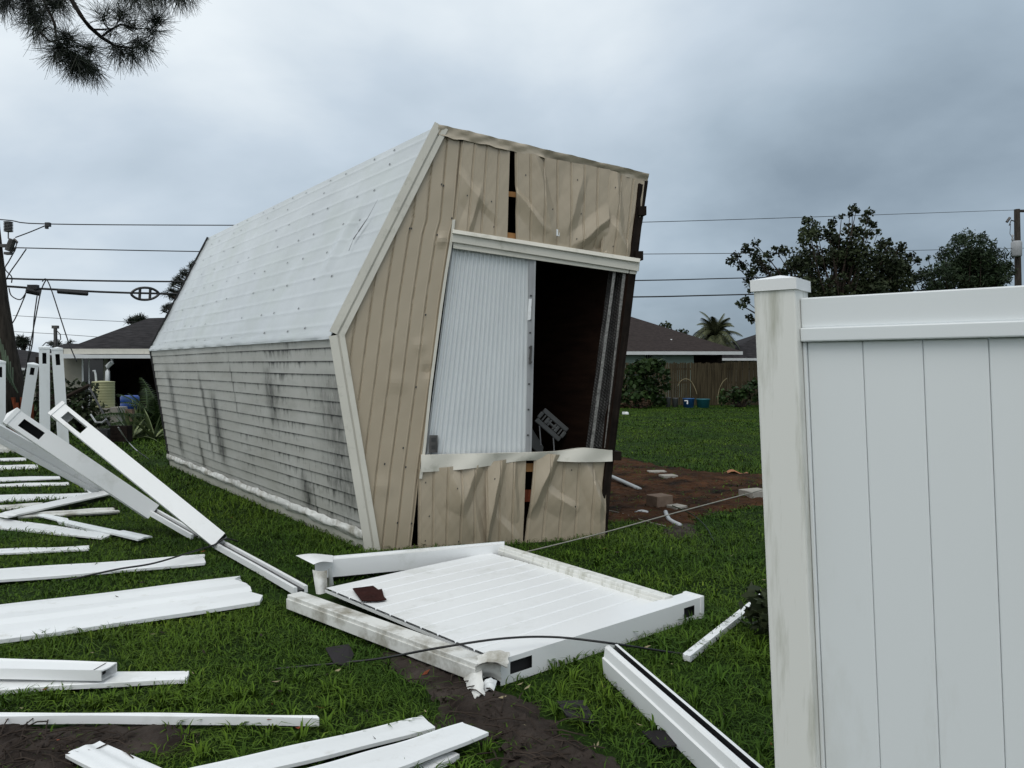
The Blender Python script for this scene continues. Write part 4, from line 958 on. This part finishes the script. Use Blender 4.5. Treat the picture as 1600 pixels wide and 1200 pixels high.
# pine behind the shed
def needle_tuft(m,c,n,ln,attr,r=.004,up_=V((0,0,1)),spread=1.0):
    c=V(c)
    for _ in range(n):
        d=(up_*random.uniform(-.1,1.1)+V((random.gauss(0,1),random.gauss(0,1),random.gauss(0,.7)))*spread).normalized(); l=ln*random.uniform(.7,1.1); s=d.cross(V((random.gauss(0,1),random.gauss(0,1),random.gauss(0,1)))).normalized()
        o=c+V((random.gauss(0,1),random.gauss(0,1),random.gauss(0,1)))*ln*.12
        e=o+d*l+V((0,0,-.12*l)); m.face([o-s*r,o+s*r,e+s*r*.4,e-s*r*.4]); attr+=[random.random()]*4
def pine(label,px_cl,Y,ln,n,base_x,tr,r=.012):
    t=thing('pine_tree',(P(base_x,0,Y).x,Y,0),label,'tree','distant pine trees on the left')
    m=MB(); at=[]; cs=[]
    for x,y in px_cl:
        for _ in range(3):
            c=P(x+random.uniform(-4,4),y+random.uniform(-3,3),Y+random.uniform(-.5,.5)); cs.append(c); needle_tuft(m,c,n,ln,at,r)
    m.attr=at; m.build('crown','needle',t)
    m=MB(); bx=P(base_x,0,Y).x; top=min(y for _,y in px_cl); tp=P(base_x,top,Y); m.tube([(bx,Y,0),tp],[tr,tr*.4],8)
    for c in cs: m.tube([(bx,Y,max(1,c.z-.5)),c],[.05,.02],4)
    m.build('trunk','bark',t)
pine('pine tree with tufted branches showing past the far edge of the shed roof',[(298,418),(290,425),(296,432),(283,430),(276,436),(284,440),(272,444),(288,447),(262,462),(270,466),(276,458),(266,456),(283,462),(262,480),(258,484),(268,478),(305,412),(310,430),(300,450)],30,.2,42,318,.2,.011)
pine('small far pine top above the ridge of the low house',[(208,503),(214,500),(220,500),(226,502),(204,507),(216,504)],60,.5,40,216,.2,.03)
pine('small far pine top left of the service mast',[(28,534),(34,531),(40,535),(30,540),(38,540),(34,536)],60,.5,40,34,.2,.03)
pine('tiny far pine top over the grey hip roof',[(80,538),(86,537),(92,540),(106,537)],64,.4,30,84,.2,.03)
for lb,xs,Y in (('small round tree top rising behind the right house roof',[(1036,509,.35),(1042,507,.35),(1046,511,.3),(1039,513,.3)],60),('low bushy tree top behind the right house roof left of the palm',[(1063,520,.4),(1068,519,.3),(1072,521,.3)],64)):
    tree('distant_tree',lb,'tree',(P(xs[0][0],0,Y).x,Y,0),[(P(x,y,Y),r) for x,y,r in xs],'leaf_dark',40,.22,.35,.15)
# palm behind roof
def frond(m,base,dir_,ln,droop,at,nleaf=26,ll=.45,mi=0,wd=.035):
    pts=[]; p=V(base); d=V(dir_).normalized()
    for k in range(nleaf+1):
        pts.append(V(p)); p=p+d*(ln/nleaf); d=(d+V((0,0,-droop/nleaf))).normalized()
    for k in range(2,nleaf):
        t=(pts[k+1]-pts[k]).normalized(); s=t.cross(V((0,0,1))).normalized(); 
        for sg in (-1,1):
            l=ll*math.sin(.35+2.6*k/nleaf)*random.uniform(.85,1.1); e=pts[k]+s*sg*l*.75+t*l*.55+V((0,0,-.35*l)); 
            m.face([pts[k]-t*wd*.5,pts[k]+t*wd*.5,e+t*.005]); at+=[random.random()]*3
    n0_=len(m.v); m.tube([pts[k] for k in range(0,nleaf+1,4)],[.03*(1-k/nleaf)+.008 for k in range(0,nleaf+1,4)],4,cap=False); at+=[.6]*(len(m.v)-n0_)
Y=48; c=P(1118,527,Y); pm=thing('palm_tree',(c.x,Y,0),'palm tree with drooping fronds behind the right house roof','tree')
m=MB(); at=[]
for k in range(46):
    a=k*2.4; e=random.uniform(.2,1.45); frond(m,c,(math.cos(a)*math.cos(e),math.sin(a)*math.cos(e),math.sin(e)),random.uniform(1.5,2.1),random.uniform(1.6,3.0),at,nleaf=44,ll=.65,wd=.05)
m.attr=at; m.build('crown','palm_leaf',pm); m=MB(); m.tube([(c.x,Y,0),c],[.2,.14],8); m.build('trunk','bark',pm)
# overhanging pine branch, top left
YB=6.5
pt2=thing('pine_tree',(-7.6,5.6,0),'long needled pine branches hanging into the sky at top left','tree')
m=MB()
m.tube([(-7.6,5.6,0),(-7.4,5.7,3),(-7.3,5.8,7.5)],[.22,.18,.1],10)
br=[[(-260,-150,.035),(-60,-120,.03),(60,-60,.02),(112,0,.016),(125,22,.015),(140,42,.014),(158,58,.013),(180,72,.010),(205,75,.007),(225,70,.005),(238,60,.004)],
    [(158,58,.009),(172,47,.008),(188,38,.007),(215,45,.005),(238,45,.004),(245,32,.003)],
    [(147,46,.007),(160,46,.006),(178,44,.004),(190,25,.003)],[(172,47,.005),(163,38,.004),(160,25,.003)],
    [(-60,-120,.028),(0,-60,.02),(55,-25,.015),(75,15,.011),(85,35,.009),(88,60,.007),(98,75,.006),(110,90,.005),(140,105,.004)],
    [(20,-50,.014),(42,-10,.011),(50,25,.009),(62,50,.008),(78,65,.006),(95,62,.005)],[(62,50,.005),(75,42,.004),(90,48,.003)],[(-200,-120,.02),(-60,-60,.012),(0,-20,.008),(10,5,.004)],
    [(-60,-120,.02),(120,-80,.014),(220,-40,.008),(285,-12,.004)],[(180,72,.004),(190,80,.003)],[(98,75,.004),(125,72,.003),(142,76,.003)],[(60,-60,.008),(70,-30,.005),(85,-10,.003)]]
for b in br:
    m.tube([V((-7.3,5.8,6.2))]*0+[P(x,y,YB+.25*math.sin(x*.031+y*.02)) for x,y,_ in b],[r*1.15 for _,_,r in b],6)
m.tube([V((-7.3,5.8,6.6)),P(-260,-150,YB)],[.06,.04],6); m.tube([V((-7.3,5.8,6.3)),P(-200,-120,YB)],[.05,.03],6)
m.build('trunk','bark_dark',pt2,smooth=True)
m=MB(); at=[]
tuft=[(245,34,150,.5),(238,50,90,0),(205,42,90,.3),(188,25,110,.6),(162,28,80,.6),(215,62,90,-.3),(185,75,130,-.4),(205,80,90,-.4),(228,72,70,-.3),(175,50,50,0),
      (105,60,170,.1),(95,72,130,-.3),(115,85,140,-.4),(140,75,150,-.1),(130,95,150,-.5),(145,105,130,-.6),(120,100,110,-.5),(88,80,90,-.4),
      (55,30,140,-.4),(48,15,130,-.3),(62,45,80,-.4),(45,0,130,-.2),(85,5,130,-.1),(75,-5,120,0),(95,-5,120,-.2),(68,20,80,-.2),
      (8,0,120,-.5),(-10,-5,120,-.5),(20,-15,90,-.4),(210,-8,110,-.6),(235,-12,120,-.6),(258,-14,120,-.6),(280,-10,120,-.5),(295,-16,100,-.4),(195,-14,90,-.5),(-40,10,100,-.4)]
for x,y,n,uz in tuft:
    needle_tuft(m,P(x,y,YB+.25*math.sin(x*.031+y*.02)),int(n*1.7),.185,at,.0021,V((0,0,uz*1.9-.12)),.62)
m.attr=at; m.build('needles','needle',pt2)
# shrubs near houses
def shrub(label,px,Y,size,n,mt='leaf_green',aspect=.7,name='shrub',group=None,stems=True,spread=.3):
    cl=[(P(x,y,Y+random.uniform(-.3,.3)),r) for x,y,r in px]; zmin=0
    cl=[(V((c.x,c.y,max(c.z,r*.7))),r) for c,r in cl]
    bx=sum(c.x for c,_ in cl)/len(cl); t=thing(name,(bx,Y,0),label,'shrub',group); m=MB(); at=[]; leaves(m,cl,n,size,spread,at,aspect); m.attr=at; m.build('foliage',mt,t)
    m=MB()
    for c,r in cl: m.tube([(bx,Y,0),c],[.03,.01],4)
    m.build('stem','bark',t); return t
shrub('tall leafy shrub by the wooden fence just right of the shed',[(985,580,.35),(1000,572,.35),(1015,575,.4),(1028,570,.3),(1035,585,.35),(995,595,.45),(1012,600,.5),(975,600,.4),(965,610,.4),(1020,615,.4),(990,618,.5),(1005,625,.4),(970,628,.35),(1030,625,.3),(1040,605,.25),(960,590,.4)],31.5,.22,75)
shrub('low weedy plants at the wooden fence beside the standing post',[(1135,618,.3),(1145,622,.35),(1155,618,.3),(1128,624,.25),(1165,612,.3),(1175,605,.3),(1185,600,.3),(1170,622,.35),(1190,618,.35),(1150,610,.2)],31.8,.18,60)
shrub('flattened brown vine heap at the foot of the tall leafy shrub',[(985,632,.15),(1000,631,.18),(1015,632,.15),(1010,628,.2),(975,632,.15)],30.8,.12,60,'leaf_brown')
shrub('tangled dark bushes under the left house eave beside the tank',[(115,610,.35),(125,620,.4),(135,615,.35),(120,635,.45),(138,640,.45),(130,655,.4),(145,655,.35),(112,650,.4),(108,630,.35),(150,668,.3),(160,672,.25),(100,665,.35),(85,660,.4)],19,.12,80,'leaf_dark')
shrub('hanging dark foliage between the pole and the upright posts',[(50,600,.3),(55,630,.35),(52,660,.35),(82,600,.3),(84,640,.3),(12,600,.4),(5,620,.4),(10,650,.4),(0,580,.35),(25,665,.3),(50,680,.3),(85,680,.25),(-30,640,.6),(-50,610,.6),(70,670,.3)],17,.11,85,'leaf_dark')
shrub('bright green bush patch behind the right upright post',[(83,570,.15),(85,590,.2),(84,615,.2),(118,630,.15),(116,642,.15)],18.2,.09,60,'leaf_green')
# fern-like palm bush beside shed on left
c=P(238,650,17.5); t=thing('palm_shrub',(c.x,17.5,0),'feathery green palm bush in the shade beside the far end of the shed','shrub')
m=MB(); at=[]
for k in range(30):
    a=random.uniform(0,6.28); e=random.uniform(.4,1.3); frond(m,(c.x+random.uniform(-.1,.5),17.5,.2),(math.cos(a)*math.cos(e),math.sin(a)*math.cos(e)*.7,math.sin(e)),random.uniform(.9,1.6),random.uniform(.8,1.6),at,ll=.3,wd=.03)
m.attr=at; m.build('fronds','leaf_green',t); m=MB(); m.tube([(c.x,17.5,0),(c.x+.05,17.5,.3)],[.1,.06],6); m.build('stem','bark',t)
def spiky(name,label,cat,c,n,ln,wd,mt,group=None):
    t=thing(name,c,label,cat,group); m=MB(); at=[]
    for k in range(n):
        a=random.uniform(0,6.28); e=random.uniform(.25,1.35); d=V((math.cos(a)*math.cos(e),math.sin(a)*math.cos(e),math.sin(e))); s=d.cross(V((0,0,1))).normalized(); l=ln*random.uniform(.6,1.1); p=V(c)+d*.02; dr=random.uniform(.3,1.4); rv=random.random(); pv=None
        for i in range(6):
            w_=wd*(1-(i/5)**2)+.001; q_=(p-s*w_,p+s*w_)
            if pv: m.face([pv[0],pv[1],q_[1],q_[0]]); at+=[rv]*4
            pv=q_; p=p+d*(l/5); d=(d+V((0,0,-dr/5))).normalized()
    m.attr=at; m.build('leaves',mt,t); return t
ag='spiky strap leaved plants at the far end of the shed'
for (x,y),lb in (((205,676),'spiky pale plant farthest left with leaves splayed low'),((222,672),'middle spiky pale plant of the clump by the shed'),((240,676),'spiky pale plant touching the far end of the shed')):
    g_=G(x,y+12,0); spiky('spiky_plant',lb,'plant',g_,34,.95,.03,'agave_leaf',ag)
m=MB()
cc=thing('weed_clump',G(1190,1000),'dark broad leaved weed clump at the foot of the standing fence post','plant')
m=MB(); at=[]; c0=G(1200,1000); leaves(m,[(c0+V((random.uniform(-.10,.15),random.uniform(-.1,.15),random.uniform(.06,.26))),.1) for _ in range(12)],22,.10,.1,at,.4); m.attr=at; m.build('foliage','leaf_dark',cc)

# ================================================================ clutter by the left house
Y=20.; c=P(162,637,Y); tk=thing('water_tank',(c.x,Y,c.z),'yellowish ribbed round water tank standing on cement blocks','tank')
R0=(178-146)/2/FPX*Y; H0=(637-598)/FPX*Y; m=MB(); prof=[(R0*.97,0)]
for k in range(9): prof+=[(R0,H0*(k+.1)/9),(R0,H0*(k+.7)/9),(R0*.975,H0*(k+.9)/9)]
prof+=[(R0*1.02,H0),(R0*1.02,H0+.03),(R0*.3,H0+.05)]; m.lathe(c,prof,24); m.build('drum','tank',tk,smooth=True)
m=MB(); m.tube([c+V((-R0*.7,0,H0)),c+V((-R0*.75,0,H0+.2)),c+V((-R0*.85,0,H0+.32)),c+V((-R0*1.0,0,H0+.3))],.025,6); m.build('hose','gutter',tk)
for i,(x0_,x1_) in enumerate(((150,163),(164,179),(180,192))):
    m=MB(); a=P(x0_,660,Y);b=P(x1_,660,Y); m.box(((a.x+b.x)/2,Y,c.z/2),b.x-a.x,.5,c.z-.01 if i<2 else .6); tag(m.build('cement_block','concrete',bevel=.01),['cement block stack under the left half of the water tank','cement block stack under the right half of the water tank','small cement block stack just right of the water tank'][i],'block')
c=P(203,635,Y+1); m=MB(); m.lathe((c.x,Y+1,max(0,c.z-.1)),[(.2,0),(.24,.05),(.24,.18),(.225,.2),(.24,.22),(.24,.36),(.2,.4)],18); m.tube([(c.x-.5,Y+1,.0),(c.x+.5,Y+1,.0)],.01)
tag(m.build('blue_barrel','blue_barrel',smooth=True),'blue plastic barrel in the shade of the left porch','barrel')
for lb,x,y0_,w_,h_,YY,mt in (('dull dark box on the grass right of the leaning posts',190,690,26,25,15.5,'dark_wood'),('brown upright crate beside the cement blocks',203,665,11,26,18.5,'brown_block'),('low dark crate half hidden behind the leaning posts',160,690,25,20,15.8,'black_plastic_and_shade')):
    a=P(x,y0_,YY); m=MB(); ww=w_/FPX*YY; hh=h_/FPX*YY; z0=max(0,a.z)
    for k in range(4): m.box((a.x,YY-ww*.3,z0+hh*(k+.5)/4),ww,.03,hh/4-.01); m.box((a.x,YY+ww*.3,z0+hh*(k+.5)/4),ww,.03,hh/4-.01); 
    for sx in(-.5,.5): m.box((a.x+sx*ww*.94,YY,z0+hh/2),.03,ww*.56,hh)
    m.box((a.x,YY,z0+.02),ww*.9,ww*.5,.03)
    tag(m.build('crate',mt),lb,'crate','crates by the left house')
# leaning broken planks / tools
for lb,pts,r,mt in (('dark plank propped over the bushes by the tank',[(104,620,18.5),(140,602,18.5)],.05,'bark'),('thin dark pole leaning right of the bushes',[(140,606,18),(172,666,17)],.025,'black_plastic_and_shade'),('grey bent handlebar like pipe beside the dark crate',[(142,648,16.5),(150,660,16),(160,660,16),(166,655,16)],.02,'steel_grey')):
    m=MB(); m.tube([P(x,y,Y_) for x,y,Y_ in pts],r,6); tag(m.build('stick' if 'pipe' not in lb else 'pipe',mt),lb,'pole')
# right side planters
def tub(label,x0_,x1_,yt,yb_,Y,mt,name='planter_tub'):
    c=P((x0_+x1_)/2,yb_,Y); r=(x1_-x0_)/2/FPX*Y; h=(yb_-yt)/FPX*Y; m=MB(); m.lathe((c.x,Y,0),[(r*.85,0),(r*.98,h*.9),(r*1.04,h*.92),(r*1.04,h),(r*.95,h),(r*.9,h*.8)],18); 
    return tag(m.build(name,mt,smooth=True),label,'planter','planters along the wooden fence')
tub('blue round tub by the wooden fence',1067,1085,617,632,31.5,'blue_tub'); tub('teal round tub right of the blue tub',1088,1109,617,631,31.5,'teal_tub')
tub('left grey pot beside the tall leafy shrub',1040,1048,614,630,31.8,'grey_plastic'); tub('right grey pot beside the blue tub',1050,1060,613,628,31.8,'grey_plastic')
tub('pale grey bucket farthest right by the standing post',1146,1157,614,628,32.2,'grey_plastic')
m=MB(); m.box(P(1072,626,31.15),.14,.03,.04); m.box(P(1074,629,31.15),.05,.03,.12); tag(m.build('pipe_elbow','vinyl_flat'),'small white pipe elbow in front of the blue tub','pipe')
for lb,pts in (('left pale hoop arching over the blue tub',[(1059,603),(1064,595),(1072,592),(1080,596),(1086,607),(1089,616)]),('right pale hoop bent over beside the teal tub',[(1122,632),(1122,618),(1125,605),(1130,596),(1136,591)]),('pale bent stick at the foot of the tall leafy shrub',[(974,612),(978,602),(982,597)])):
    wire('garden_hoop',lb,[P(x,y,31.2) for x,y in pts],.013,'straw','hoop','garden hoops by the wooden fence')
m=MB(); g_=G(979,648); m.lathe(g_,[(.09,0),(.07,.08),(.03,.1)],10); m.box(g_+V((-.1,0,.05)),.1,.08,.1); tag(m.build('litter','vinyl_flat'),'tiny white and dark litter on the far lawn by the shed','litter')

# ================================================================ blocks and pipes on the bare soil
def block(label,px,yb_,sx,sy,sz,rz,mt,z0=0,name='paver_block'):
    g_=G(px,yb_,z0); m=MB(); m.box(g_+V((0,sy/2,sz/2)),sx,sy,sz,0,Matrix.Rotation(rz,3,'Z')); return tag(m.build(name,mt,bevel=.008),label,'block','blocks on the bare soil')
block('brown two layer block nearest the shed on the bare soil',1033,797,.22,.19,.15,.5,'brown_block')
block('pale block half under the brown one',1060,800,.16,.16,.06,.55,'concrete')
block('thick grey block touching the edge of the standing fence post',1185,781,.30,.24,.10,.45,'concrete')
block('thin pale paver at the back of the bare soil, left of the pair',1028,742,.26,.16,.05,.1,'concrete')
block('thin pale paver at the back of the bare soil, right of the pair',1046,750,.22,.17,.06,.3,'concrete')
wire('pvc_pipe','straight pale pipe coming out from behind the shed floor',[G(930,735,.12),G(960,747,.08),G(1000,765,.03)],.028,'pvc_pipe','pipe',n=10)
wire('pvc_pipe','short curved pale pipe below the brown block',[G(1040,800,.04),G(1046,812,.03),G(1063,821,.025)],.022,'pvc_pipe','pipe',n=10)
wire('pvc_pipe','stub of pipe at the bottom right of the shed floor',[G(993,802,.02),G(1003,800,.03),G(1012,802,.02)],.025,'pvc_pipe','pipe',n=8)
m=MB(); g_=G(1150,738,.03); m.grid(lambda s,t: g_+V(((s-.5)*.30,(t-.5)*.22,.03*math.sin(s*6)+.02*math.sin(t*5))),6,5); tag(m.build('dead_leaf','orange_leaf',smooth=True),'curled orange dead leaf on the edge of the bare soil','leaf')
# black roofing scraps in the grass
for lb,pl in (('black roofing scrap in the grass below the dirty rail of the fallen panel',[(508,1012),(545,1006),(553,1022),(545,1040),(522,1036)]),('black roofing scrap beside the muddy path and the long rail',[(870,1095),(912,1094),(930,1124),(925,1130),(885,1118)]),('dark shingle flake near the bottom end of the long rail',[(1003,1142),(1050,1140),(1060,1163),(1030,1168)])):
    tp=[G(x,y,.03+.008*math.sin(k*2)) for k,(x,y) in enumerate(pl)]; m=MB(); m.face(tp); m.face([p-V((0,0,.006)) for p in tp][::-1]); 
    for k in range(len(tp)): m.face([tp[k],tp[(k+1)%len(tp)],tp[(k+1)%len(tp)]-V((0,0,.006)),tp[k]-V((0,0,.006))])
    tag(m.build('roofing_scrap','shingle'),lb,'shingle','roofing scraps in the grass')

# ================================================================ bare soil patches
PATCH=[]
def patch(name,label,pl,mt,hgt,seed,dens=.045,sparse=.9):
    pts=[G(x,y) for x,y in pl]; poly=[(p.x,p.y) for p in pts]; PATCH.append((poly,sparse))
    xs=[p[0] for p in poly]; ys=[p[1] for p in poly]; x0,x1,y0,y1=min(xs)-.2,max(xs)+.2,min(ys)-.2,max(ys)+.2
    nx=min(220,int((x1-x0)/dens)); ny=min(220,int((y1-y0)/dens)); gx,gy=np.meshgrid(np.linspace(x0,x1,nx),np.linspace(y0,y1,ny))
    # signed distance to polygon edge
    inside=np.zeros_like(gx,bool); dist=np.full_like(gx,1e9); n=len(poly)
    for i in range(n):
        ax_,ay_=poly[i]; bx_,by_=poly[(i+1)%n]
        cnd=((ay_>gy)!=(by_>gy))&(gx<(bx_-ax_)*(gy-ay_)/(by_-ay_+1e-12)+ax_); inside^=cnd
        t=np.clip(((gx-ax_)*(bx_-ax_)+(gy-ay_)*(by_-ay_))/((bx_-ax_)**2+(by_-ay_)**2),0,1)
        dist=np.minimum(dist,np.hypot(gx-ax_-t*(bx_-ax_),gy-ay_-t*(by_-ay_)))
    sd_=np.where(inside,dist,-dist)+.10*sn(gx*4,gy*4,seed)+.05*sn(gx*11,gy*11,seed+4)
    h=np.clip(sd_/.12,-1,1)*.014+ (np.abs(sn(gx*9,gy*9,seed+1))*.6+np.abs(sn(gx*23,gy*21,seed+2))*.4+.35*RNG.random(gx.shape))*hgt*np.clip(sd_/.15,0,1)-.002
    m=MB(); idx=-np.ones(gx.shape,int); keep=sd_>-.15
    for j in range(ny):
        for i in range(nx):
            if keep[j,i]: idx[j,i]=m.vert((gx[j,i],gy[j,i],h[j,i]))
    for j in range(ny-1):
        for i in range(nx-1):
            q=[idx[j,i],idx[j,i+1],idx[j+1,i+1],idx[j+1,i]]
            if min(q)>=0: m.f.append(q); m.m.append(0)
    o=struct(m.build(name,mt,smooth=False)); tag(o,label,None)
patch('bare_soil','reddish bare soil where the shed stood',[(930,715),(985,716),(1030,728),(1100,738),(1200,742),(1330,748),(1330,790),(1190,790),(1110,800),(1060,825),(1000,818),(940,815),(900,760)],'soil_red',.035,1,.045,.82)
patch('mud_path','dark muddy trampled path at the bottom',[(600,1010),(700,1030),(760,1060),(800,1085),(870,1120),(930,1160),(980,1215),(990,1290),(780,1290),(760,1180),(700,1130),(660,1080),(610,1050)],'mud',.03,2,.025,.93)
patch('mud_patch','dark bare mud at the lower left corner',[(-200,1138),(60,1130),(230,1133),(300,1150),(260,1180),(130,1190),(60,1230),(-200,1240)],'mud',.03,3,.025,.8)
patch('mud_hole','small muddy hole in the grass below the curved pipe',[(1035,828),(1062,818),(1088,822),(1085,838),(1050,842)],'mud',.04,5,.03,.6)

# ================================================================ small storm litter
m=MB(); at=[]
for _ in range(420):
    y=3+17*random.random()**1.6; x=y*random.uniform(-.75,.5); p=V((x,y,random.uniform(.02,.05)))
    a=random.uniform(0,6.28); l=random.uniform(.015,.05); w_=l*random.choice((.12,.3,.5)); d=V((math.cos(a),math.sin(a),random.uniform(-.3,.3))); s_=V((-d.y,d.x,random.uniform(-.3,.3)))
    m.face([p-d*l*.5,p+s_*w_*.5,p+d*l*.5+V((0,0,.006)),p-s_*w_*.5],random.choice((0,0,0,1,2)))
tag(m.build('leaf_litter',['leaf_brown','straw','red_wood']),'scattered dead leaf bits and twigs on the lawn','litter',kind='stuff')
m=MB()
for pl,n_ in (([(930,722),(1100,742),(1190,760),(1180,790),(1060,815),(950,805)],260),([(640,1030),(760,1065),(900,1150),(960,1200),(800,1200),(700,1120)],200),([(0,1135),(230,1140),(200,1180),(0,1200)],90)):
    for _ in range(n_*3):
        x=random.uniform(min(p[0] for p in pl),max(p[0] for p in pl)); y=random.uniform(min(p[1] for p in pl),max(p[1] for p in pl))
        if not in_poly(x,y,pl): continue
        c=G(x,y,.03); r=random.uniform(.004,.022)*random.uniform(.3,1.2)
        if random.random()<.3: 
            a=random.uniform(0,6.28); d=V((math.cos(a),math.sin(a),.1))*random.uniform(.04,.16); m.tube([c,c+d*.5+V((0,0,.01)),c+d],.003,4,1)
        else: m.box(c-V((0,0,.018)),r*2,r*1.5,r*1.2,0 if pl[0][0]==930 else 2,Matrix.Rotation(random.uniform(0,6),3,V((random.random(),random.random(),1)).normalized()))
tag(m.build('soil_clods',['soil_red','bark','mud']),'clods, roots and crumbs on the bare soil','soil',kind='stuff')
# ================================================================ grass
def inside_np(x,y,poly):
    c=np.zeros(x.shape,bool); n=len(poly)
    for i in range(n):
        x1_,y1_=poly[i]; x2_,y2_=poly[(i+1)%n]
        c^=((y1_>y)!=(y2_>y))&(x<(x2_-x1_)*(y-y1_)/(y2_-y1_+1e-12)+x1_)
    return c
def grass_zone(y0,y1,lo,hi,dens,h,wd):
    """ground between distances y0..y1 and slopes x/y lo..hi"""
    area=(hi-lo)*(y1*y1-y0*y0)/2; n=int(area*dens); y=np.sqrt(RNG.random(n)*(y1*y1-y0*y0)+y0*y0); s=RNG.random(n)*(hi-lo)+lo; x=s*y
    # tufts: snap part of the blades toward tuft centres
    keep=np.ones(n,bool)
    for f in FOOT: keep&=~inside_np(x,y,f)
    for pl,sp in PATCH: keep&=~(inside_np(x,y,pl)&(RNG.random(n)<sp))
    bare=sn(x*1.9,y*1.9,5)+.5*sn(x*5.1,y*5.3,8); keep&=~((bare<-.75)&(RNG.random(n)<.65))
    x=x[keep]; y=y[keep]; n=len(x)
    th=2*np.pi*(.5*sn(x*3,y*3,2)+RNG.random(n)); tall=(1+.6*sn(x*1.3,y*1.1,3)+.3*sn(x*4,y*4.5,6)).clip(.45,2.0)
    hh=h*tall*(.4+.9*RNG.random(n)); lean=.5+1.5*RNG.random(n); w2=wd*(.6+.7*RNG.random(n))
    dx,dy=np.cos(th),np.sin(th); px_,py_=-dy,dx
    tw=RNG.random(n)*2*np.pi; sx,sy=np.cos(tw)*.4+px_*.6,np.sin(tw)*.4+py_*.6
    v=np.zeros((n,5,3),np.float32)
    b=np.stack([x,y,np.full(n,-.005)],1); mid=b+np.stack([dx*hh*lean*.35,dy*hh*lean*.35,hh*.62],1); tip=b+np.stack([dx*hh*lean*1.05,dy*hh*lean*1.05,hh*(1.05-.35*lean)],1)
    sv_=np.stack([sx,sy,np.zeros(n)],1)*w2[:,None]
    v[:,0]=b-sv_*.5; v[:,1]=b+sv_*.5; v[:,2]=mid+sv_*.5; v[:,3]=mid-sv_*.5; v[:,4]=tip
    pv=(.5+.35*sn(x*.8,y*.8,9)+.2*sn(x*3,y*3,7)).clip(0,1)
    c=(RNG.random(n)*.6+.4*pv).clip(0,1); c=c*.97; c=np.where(y>10,.22+.35*c,c); c[RNG.random(n)<.02]=1.0
    return v,c
zs=[(2.6,5.0,-.85,.62,4800,.048,.0062),(5.0,8.0,-.85,.55,2600,.052,.008),(8,13,-.85,-.28,900,.07,.012),(8,13,-.05,.45,900,.065,.012),(13,20,-.8,-.38,420,.08,.02),(13,20,.02,.42,700,.04,.016),(20,33.5,.08,.42,420,.035,.03)]
VS=[];CS=[]
for z in zs: v,c=grass_zone(*z); VS.append(v); CS.append(c)
# longer tufts round the foreground debris
def tufts(n,cx,cy,spr,h,wd,zone):
    pass
rows=[]
def long_blades(pl,n,h,wd):
    pts=[G(x,y) for x,y in pl]; poly=[(p.x,p.y) for p in pts]; xs=[p[0] for p in poly]; ys=[p[1] for p in poly]
    nt_=max(3,n//14); cx_=RNG.random(nt_)*(max(xs)-min(xs))+min(xs); cy_=RNG.random(nt_)*(max(ys)-min(ys))+min(ys); ins=inside_np(cx_,cy_,poly); cx_,cy_=cx_[ins],cy_[ins]
    for a,b in zip(cx_,cy_):
        if any(inside_np(np.array([a]),np.array([b]),f)[0] for f in FOOT): continue
        k=14; th=RNG.random(k)*2*np.pi; hh=h*(.5+.7*RNG.random(k)); ln_=.35+1.1*RNG.random(k); dx,dy=np.cos(th),np.sin(th); w2=wd*(.7+.6*RNG.random(k))
        base=np.stack([a+dx*.015,b+dy*.015,np.full(k,-.005)],1); mid=base+np.stack([dx*hh*ln_*.3,dy*hh*ln_*.3,hh*.62],1); tip=base+np.stack([dx*hh*ln_,dy*hh*ln_,hh*(1.1-.4*ln_)],1); s_=np.stack([-dy,dx,np.zeros(k)],1)*w2[:,None]
        v=np.zeros((k,5,3),np.float32); v[:,0]=base-s_*.5; v[:,1]=base+s_*.5; v[:,2]=mid+s_*.5; v[:,3]=mid-s_*.5; v[:,4]=tip; VS.append(v); CS.append((RNG.random(k)*.7+.25))
long_blades([(780,1040),(1000,985),(1190,960),(1215,1250),(860,1120)],2600,.085,.0075)
long_blades([(240,1080),(520,1060),(640,1110),(560,1180),(300,1200),(200,1150)],900,.07,.007)
long_blades([(600,1120),(720,1150),(790,1180),(820,1260),(600,1260)],900,.08,.007)
long_blades([(930,850),(1180,800),(1190,930),(1100,960),(850,880)],900,.08,.008)
long_blades([(-50,1085),(420,1082),(420,1112),(-50,1108)],900,.06,.006)
long_blades([(-50,940),(420,950),(420,968),(0,1022)],700,.06,.006)
v=np.concatenate(VS); c=np.concatenate(CS); n=len(v); me=bpy.data.meshes.new('grass')
me.vertices.add(n*5); me.vertices.foreach_set('co',v.reshape(-1))
base=np.arange(n)[:,None]*5; lp=np.concatenate([base+np.array([[0,1,2,3]]),base+np.array([[3,2,4]])],1).reshape(-1).astype(np.int32)
me.loops.add(n*7); me.loops.foreach_set('vertex_index',lp); me.polygons.add(n*2)
st=np.stack([np.arange(n)*7,np.arange(n)*7+4],1).reshape(-1).astype(np.int32); me.polygons.foreach_set('loop_start',st)
me.update(calc_edges=True); me.validate()
at=me.attributes.new('rnd','FLOAT','POINT'); at.data.foreach_set('value',np.repeat(c,5).astype(np.float32)); me.materials.append(MATS['grass_mat'])
go=bpy.data.objects.new('grass',me); C.objects.link(go); tag(go,'short dark green grass blades covering the lawn','grass',kind='stuff')
print('grass blades',n)
